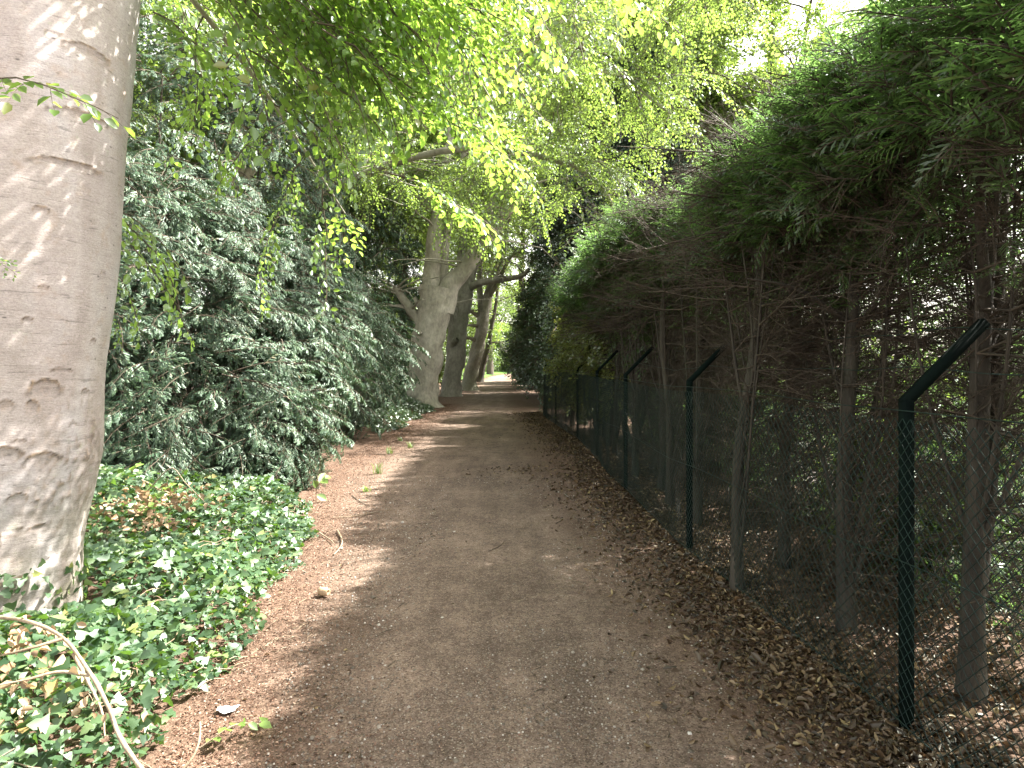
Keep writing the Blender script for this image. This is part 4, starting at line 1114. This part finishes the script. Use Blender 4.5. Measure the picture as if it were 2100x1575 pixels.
n = 46000; y = 1.6 + 20 * rng.random(n) ** 1.9; e = xr(y)
x = e + .25 - np.abs(rng.normal(0, .44, n)) + .12 * vnoise(y * 1.5, y * 0, 41)
mb1 = litter(n, x, y, rng.uniform(.018, .058, n) * np.clip(.9 + y * .012, .9, 1.3), .7, .04)
n = 24000; y = rng.uniform(.5, 14, n); x = rng.uniform(1.5, 4.2, n)
mb2 = litter(n, x, y, rng.uniform(.03, .065, n), .5, .03)
n = 1500; y = 1.8 + 18 * rng.random(n) ** 1.6; x = xl(y) + (xr(y) - xl(y)) * rng.random(n)
mb3 = litter(n, x, y, rng.uniform(.015, .04, n), .35, .008)
n = 220; a = rng.normal(0, 1, (n, 2)); x, y = .02 + .28 * a[:, 0] * 1.1 + .1 * a[:, 1], 10.2 + .25 * a[:, 1]
mb4 = litter(n, x, y, rng.uniform(.03, .06, n), .5, .02)
n = 900; y = 1.7 + 9 * rng.random(n) ** 1.4; x = xr(y) + .2 - np.abs(rng.normal(0, .4, n))
mb5 = litter(n, x, y, rng.uniform(.055, .085, n), .8, .045)
allm = MB()
for b in (mb1, mb2, mb3, mb4, mb5): allm.add(*b.bake())
tag(allm.build('leaf_litter', M['dead_leaf']), 'drift of dry brown fallen leaves along the foot of the fence', 'fallen leaves', kind='stuff')
# fine reddish debris on the left margin and over the path
n = 52000; y = 1.8 + 24 * rng.random(n) ** 1.7; w = xr(y) - xl(y); u = np.where(rng.random(n) < .86, np.abs(rng.normal(0, .15, n)), rng.random(n) * .9)
x = xl(y) - .15 + w * u
p = np.stack([x, y, .003 + .006 * rng.random(n)], -1)
mb = scatter_leaves('d', (LEAF[0] * np.array([.8, 1, 1]), LEAF[1]), p, None, rng.uniform(.006, .02, n) * np.clip(.8 + y * .03, .8, 1.5), rng, .5)
for _ in range(420):                                                    # crumbs of twig
    y0 = 1.9 + 11 * rng.random() ** 1.5; x0 = xl(y0) + (xr(y0) - xl(y0)) * rng.random() ** 1.0; a = rng.uniform(0, 6.28); L = rng.uniform(.02, .1)
    t = np.linspace(-.5, .5, 4); mb.tube(np.stack([x0 + t * L * math.cos(a) + rng.normal(0, .003, 4), y0 + t * L * math.sin(a) + rng.normal(0, .003, 4), .006 + 0 * t], -1), rng.uniform(.0012, .0028), 4, 1)
tag(mb.build('forest_litter', [M['red_bits'], M['twig']]), 'fine reddish brown bud scales and crumbs strewn over the path', 'litter', kind='stuff')
# gravel grains
n = 16000; y = 1.7 + 8 * rng.random(n) ** 1.6; x = xl(y) + .3 + (xr(y) - xl(y) - .7) * rng.random(n)
s = rng.uniform(.0022, .006, n) * (1 + (rng.random(n) > .985) * 1.3 + (rng.random(n) > .996) * 1.8)
cub = np.array([(-1, -1, -.4), (1, -1, -.4), (1, 1, -.4), (-1, 1, -.4), (-.6, -.7, .7), (.7, -.6, .7), (.6, .7, .6), (-.7, .6, .7)]) * .9
cq = np.array([(0, 1, 5, 4), (1, 2, 6, 5), (2, 3, 7, 6), (3, 0, 4, 7), (4, 5, 6, 7)])
a = rng.uniform(0, 6.28, n)
M['grit'] = leaf_mat('gravel_grain', [(0, (.09, .07, .055)), (.6, (.2, .165, .135)), (.92, (.36, .32, .28)), (1, (.55, .52, .48))], (.1, .1, .1), 0, .03, .5)
mb = MB(); mb.stamp((cub, cq, np.zeros(5, int)), np.stack([x, y, np.full(n, .003)], -1), frames(np.stack([np.cos(a), np.sin(a), rng.normal(0, .1, n)], -1)), s, 0)
tag(mb.build('gravel', M['grit']), 'loose gravel grains on the trodden middle of the path', 'gravel', kind='stuff')


def tuft(name, label, cat, p, h, n, mat, seed, w=.004, spread=.7, group=None):
    rg = R(seed); mb = MB()
    for _ in range(n):
        a = rg.uniform(0, 6.28); s = rg.uniform(.1, spread); d = np.array([math.cos(a) * s, math.sin(a) * s, 1]); x = np.array([-math.sin(a), math.cos(a), 0]) * w
        b = np.array([p[0] + rg.normal(0, .025), p[1] + rg.normal(0, .025), 0]); L = h * rg.uniform(.5, 1.1)
        m_ = b + d * L * .6; t_ = b + d * L * .95 + np.array([math.cos(a), math.sin(a), -.4]) * L * .25
        mb.add([b - x, b + x, m_ + x, m_ - x, t_ + x * .2, t_ - x * .2], [(0, 1, 2, 3), (3, 2, 4, 5)])
    return tag(mb.build(name, mat), label, cat, group)


TG = 'grass tufts on the left edge of the path'
for q, (px, py, h, lab) in enumerate([(842, 918, .14, 'grass tuft by the path edge, farthest up along the yew bushes'), (775, 972, .2, 'yellowish grass tuft in the sunny bay below the lit yew'),
                                      (752, 1008, .1, 'tiny green grass tuft alone on bare brown soil'), (822, 905, .12, 'grass tuft closest to the low ivy by the yew'), (800, 930, .15, 'pale grass tuft below the tips of the silvery yew')]):
    tuft('grass_tuft', lab, 'grass tuft', G(px, py), h, 26, M['fresh'] if q != 1 else M['lawn_leaf'], 600 + q, group=TG)


def sprig(name, label, cat, base, tip, nl, size, mat, seed, stem='straw', shape=LEAF, up=(0, -.3, 1)):
    rg = R(seed); base, tip = np.array(base, float), np.array(tip, float); root = empty(name, base, label, cat)
    c = curve([base, (base + tip) / 2 + rg.normal(0, .03, 3) + np.array([0, 0, .04]), tip], 10); st = MB(); st.tube(c, np.linspace(.004, .0015, 10), 5); st.build('stem', M[stem], root, True)
    mb = MB()
    for j in range(nl):
        t = (j + 1) / nl * 8.9; k = int(t); p = c[k] + (c[min(9, k + 1)] - c[k]) * (t - k); d = nrm(c[min(9, k + 1)] - c[max(0, k - 1)]); x = np.cross(d, [0, 0, 1])
        put_leaf(mb, shape, p, nrm(d * .5 + x * (1 if j % 2 else -1) + np.array([0, 0, rg.normal(-.1, .25)])), nrm(np.array(up) + rg.normal(0, .3, 3)), size * rg.uniform(.75, 1.2), 0)
    mb.build('leaves', M[mat], root); return root


b = G(465, 1530); sprig('fallen_sprig', 'pale green leafy sprig lying on the path edge beside the ivy', 'sprig', b + [-.1, -.04, .015], b + [.12, .12, .03], 11, .065, 'fresh', 701)
b = G(648, 1030); sprig('seedling', 'bright green seedling leaning out beside the ivy below the yew', 'seedling', b, b + [.12, -.02, .28], 5, .15, 'fresh', 702, up=(.2, -.8, .5))
for q, (px, py, lab) in enumerate([(235, 1010, 'bramble shoot with pale leaves rising from the ivy beside the trunk'), (280, 1040, 'bramble shoot arching over the dead twigs below the yew'), (215, 1060, 'leafy bramble shoot hugging the trunk edge')]):
    b = G(px, py + 60); sprig('bramble', lab, 'bramble', b + [0, 0, .1], b + [.25 + .1 * q, .0, .62 - .12 * q], 12, .12, 'fresh', 710 + q, 'red_stem')


def stick(name, label, pts, r0, r1, mat, cat='stick', sides=7, subs=(), leaves=None):
    root = empty(name, pts[0], label, cat); mb = MB(); rg = R(int(abs(pts[0][0] * 1000)))
    limb(mb, pts, r0, r1, 40, sides, .32, rg)
    for s in subs: limb(mb, s, r1 * 1.2, r1 * .4, 12, 5, .12, rg)
    mb.build('stem', M[mat], root, True)
    if leaves is not None:
        leaves.build('leaves', M['pale_dead'], root)
    return root


def curled(pts, size, seed, tilt=.9):
    rg = R(seed); return scatter_leaves('c', leafshape(1, .6, .22, -.25), pts, None, rg.uniform(size * .6, size * 1.3, len(pts)), rg, tilt)


def around(c, n, s, seed):
    rg = R(seed); return np.array(c) + rg.normal(0, 1, (n, 3)) * np.array(s)


# dead branch bottom left, bent like a hoop over the ivy
bp = [P(-30, 1262, 3.2), P(60, 1275, 3.05), P(130, 1310, 2.95), P(185, 1380, 2.8), P(222, 1450, 2.65), P(245, 1510, 2.55), P(290, 1575, 2.45), P(350, 1640, 2.4)]
stick('dead_branch', 'pale bent dead branch arching over the ivy in front of the trunk', bp, .0085, .0075, 'straw', 'branch', 8,
      [[P(185, 1385, 2.8), P(120, 1378, 2.8), P(50, 1395, 2.75), P(-30, 1410, 2.7)], [P(130, 1310, 2.95), P(60, 1330, 2.9), P(-20, 1350, 2.9)], [P(150, 1340, 2.9), P(205, 1450, 2.8), P(215, 1510, 2.7)]],
      curled(np.concatenate([around(P(40, 1310, 3.0), 40, (.13, .1, .05), 1), around(P(100, 1460, 2.7), 44, (.16, .1, .05), 2), around(P(40, 1400, 2.8), 30, (.12, .1, .05), 3)]), .05, 4))
mb = MB(); limb(mb, [P(350, 1600, 2.45), P(390, 1560, 2.48), P(408, 1520, 2.52), P(410, 1480, 2.56)], .006, .004, 20, 7, .18, R(3))
tag(mb.build('twig', M['straw'], smooth=True), 'thin pale hooked twig sticking up from the ivy edge beside the leafy sprig', 'twig')
dq = [P(180, 1040, 7.0), P(270, 985, 6.9), P(330, 1005, 6.8), P(400, 1030, 6.7), P(480, 1058, 6.5)]
stick('dead_branch', 'heap of dry twigs with withered pale leaves lying between trunk and yew', dq, .012, .006, 'straw', 'branch', 7,
      [[P(330, 1005, 6.8), P(360, 985, 6.7), P(415, 925, 6.6)], [P(300, 1010, 6.7), P(350, 960, 6.7), P(380, 990, 6.6), P(420, 1030, 6.5)], [P(260, 1060, 6.6), P(320, 1030, 6.7), P(370, 1000, 6.7)],
       [P(330, 1060, 6.5), P(335, 1020, 6.6), P(345, 980, 6.6)], [P(230, 1075, 6.5), P(300, 1040, 6.6), P(380, 1040, 6.5)]],
      curled(np.concatenate([around(P(330, 1045, 6.2) + [0, 0, .1], 170, (.3, .2, .06), 5), around(P(250, 1075, 5.9) + [0, 0, .1], 90, (.28, .15, .05), 6), around(P(330, 1090, 5.7) + [0, 0, .06], 50, (.25, .12, .04), 7)]), .06, 8))
ST = 'fallen twigs on the path'
for q, (a, lab, r, mt) in enumerate([
    ([(683, 1064), (730, 1060), (770, 1052), (808, 1047)], 'long thin whitish twig lying across the sunny soil', .005, 'straw'),
    ([(692, 1090), (702, 1112), (694, 1130), (684, 1140)], 'short crooked pale twig near the ivy edge', .009, 'straw'),
    ([(655, 1095), (675, 1108), (686, 1118)], 'small pale forked twig touching the crooked one', .007, 'straw'),
    ([(722, 1018), (740, 1032), (758, 1040)], 'dark twig above the long whitish one', .006, 'twig'),
    ([(1002, 1133), (1025, 1122), (1035, 1112)], 'thin dark twig in the middle of the gravel', .003, 'twig'),
    ([(1140, 1076), (1152, 1068), (1145, 1062)], 'little forked twig at the right edge of the gravel', .004, 'twig')]):
    pts = [G(*t) + [0, 0, .012] for t in a]
    mb = MB(); limb(mb, pts, r, r * .5, 12, 6, .2, R(q)); tag(mb.build('twig', M[mt], smooth=True), lab, 'twig', ST)

# broken piece of pale wood on the left of the path
b = G(664, 1222); mb = MB(); th = np.linspace(0, 2 * math.pi, 15)[:-1]; rg = R(5); rings = []
for k, (t, rr) in enumerate([(-.042, .006), (-.042, .022), (-.03, .03), (0, .031), (.03, .026), (.042, .024), (.036, .014), (.03, .004)]):
    for a in th: rings.append(np.array([t + rg.normal(0, .0015), math.cos(a) * rr * rg.uniform(.92, 1.08), math.sin(a) * rr * rg.uniform(.92, 1.08)]))
V = np.array(rings); ca, sa = math.cos(-.35), math.sin(-.35)
V = np.stack([V[:, 0] * ca - V[:, 1] * sa, V[:, 0] * sa + V[:, 1] * ca, V[:, 2] + .03], -1) + b
i = np.arange(7)[:, None] * 14; j = np.arange(14)[None]; kk = (j + 1) % 14
mb.add(V, np.stack([i + j, i + kk, i + 14 + kk, i + 14 + j], -1).reshape(-1, 4)); tag(mb.build('wood_chunk', M['wood_chunk'], smooth=True), 'stubby pale broken piece of wood lying on the left side of the path', 'piece of wood')
b = G(466, 1462); mb = MB(); rg = R(6); gxx, gyy = np.meshgrid(np.linspace(-.045, .045, 7), np.linspace(-.035, .035, 6))
gzz = .012 + .012 * np.abs(vnoise(gxx * 60, gyy * 60, 3)) + .008 * np.abs(gxx) / .045; i = (np.arange(5)[:, None] * 7 + np.arange(6)[None]).reshape(-1)
mb.add(np.stack([gxx + rg.normal(0, .004, gxx.shape) + b[0], gyy * (1 - .3 * np.abs(gxx) / .045) + b[1], gzz], -1).reshape(-1, 3), np.stack([i, i + 1, i + 8, i + 7], -1))
o = mb.build('paper_scrap', M['white_bit']); tag(o, 'small crumpled white scrap of paper on the soil beside the ivy', 'paper scrap')

# ------------------------------------------------------------------ light, sky, camera
EL, AZ = math.radians(49), math.radians(72)                              # azimuth from +Y towards +X
w = bpy.data.worlds.new('World'); bpy.context.scene.world = w; w.use_nodes = True
nt = w.node_tree; bg = nt.nodes['Background']; sky = nt.nodes.new('ShaderNodeTexSky'); sky.sky_type = 'NISHITA'; sky.sun_disc = False
sky.sun_elevation = EL; sky.sun_rotation = AZ; sky.air_density = 1.0; sky.dust_density = 2.5; sky.ozone_density = 1.0
hs = nt.nodes.new('ShaderNodeHueSaturation'); hs.inputs['Saturation'].default_value = .3; nt.links.new(sky.outputs[0], hs.inputs['Color'])   # thin white cloud over the blue
wm = mix(nt, hs.outputs[0], (1.0, .93, .845), 1.0, 'MULTIPLY'); nt.links.new(wm, bg.inputs[0]); bg.inputs[1].default_value = .15
sl = bpy.data.lights.new('sun', 'SUN'); sl.energy = 4.6; sl.angle = math.radians(.5); sl.color = (1, .95, .86)
so = bpy.data.objects.new('sun', sl); C.objects.link(so)
from mathutils import Vector
so.rotation_euler = Vector((math.sin(AZ) * math.cos(EL), math.cos(AZ) * math.cos(EL), math.sin(EL))).to_track_quat('Z', 'Y').to_euler()
cam = bpy.data.cameras.new('camera'); co = bpy.data.objects.new('camera', cam); C.objects.link(co)
co.location = (0, 0, CAM_H); co.rotation_euler = (math.pi / 2, 0, 0)
cam.sensor_width = 36; cam.lens = F / 2100 * 36; cam.shift_y = (HY - 787.5) / 2100; cam.clip_end = 1500; cam.clip_start = .05
sc = bpy.context.scene; sc.camera = co
sc.render.engine = 'CYCLES'
sc.cycles.max_bounces = 7; sc.cycles.diffuse_bounces = 4; sc.cycles.transmission_bounces = 5; sc.cycles.glossy_bounces = 2
sc.cycles.use_denoising = True
sc.view_settings.view_transform = 'Standard'; sc.view_settings.look = 'None'; sc.view_settings.gamma = 1; sc.view_settings.exposure = 2.62
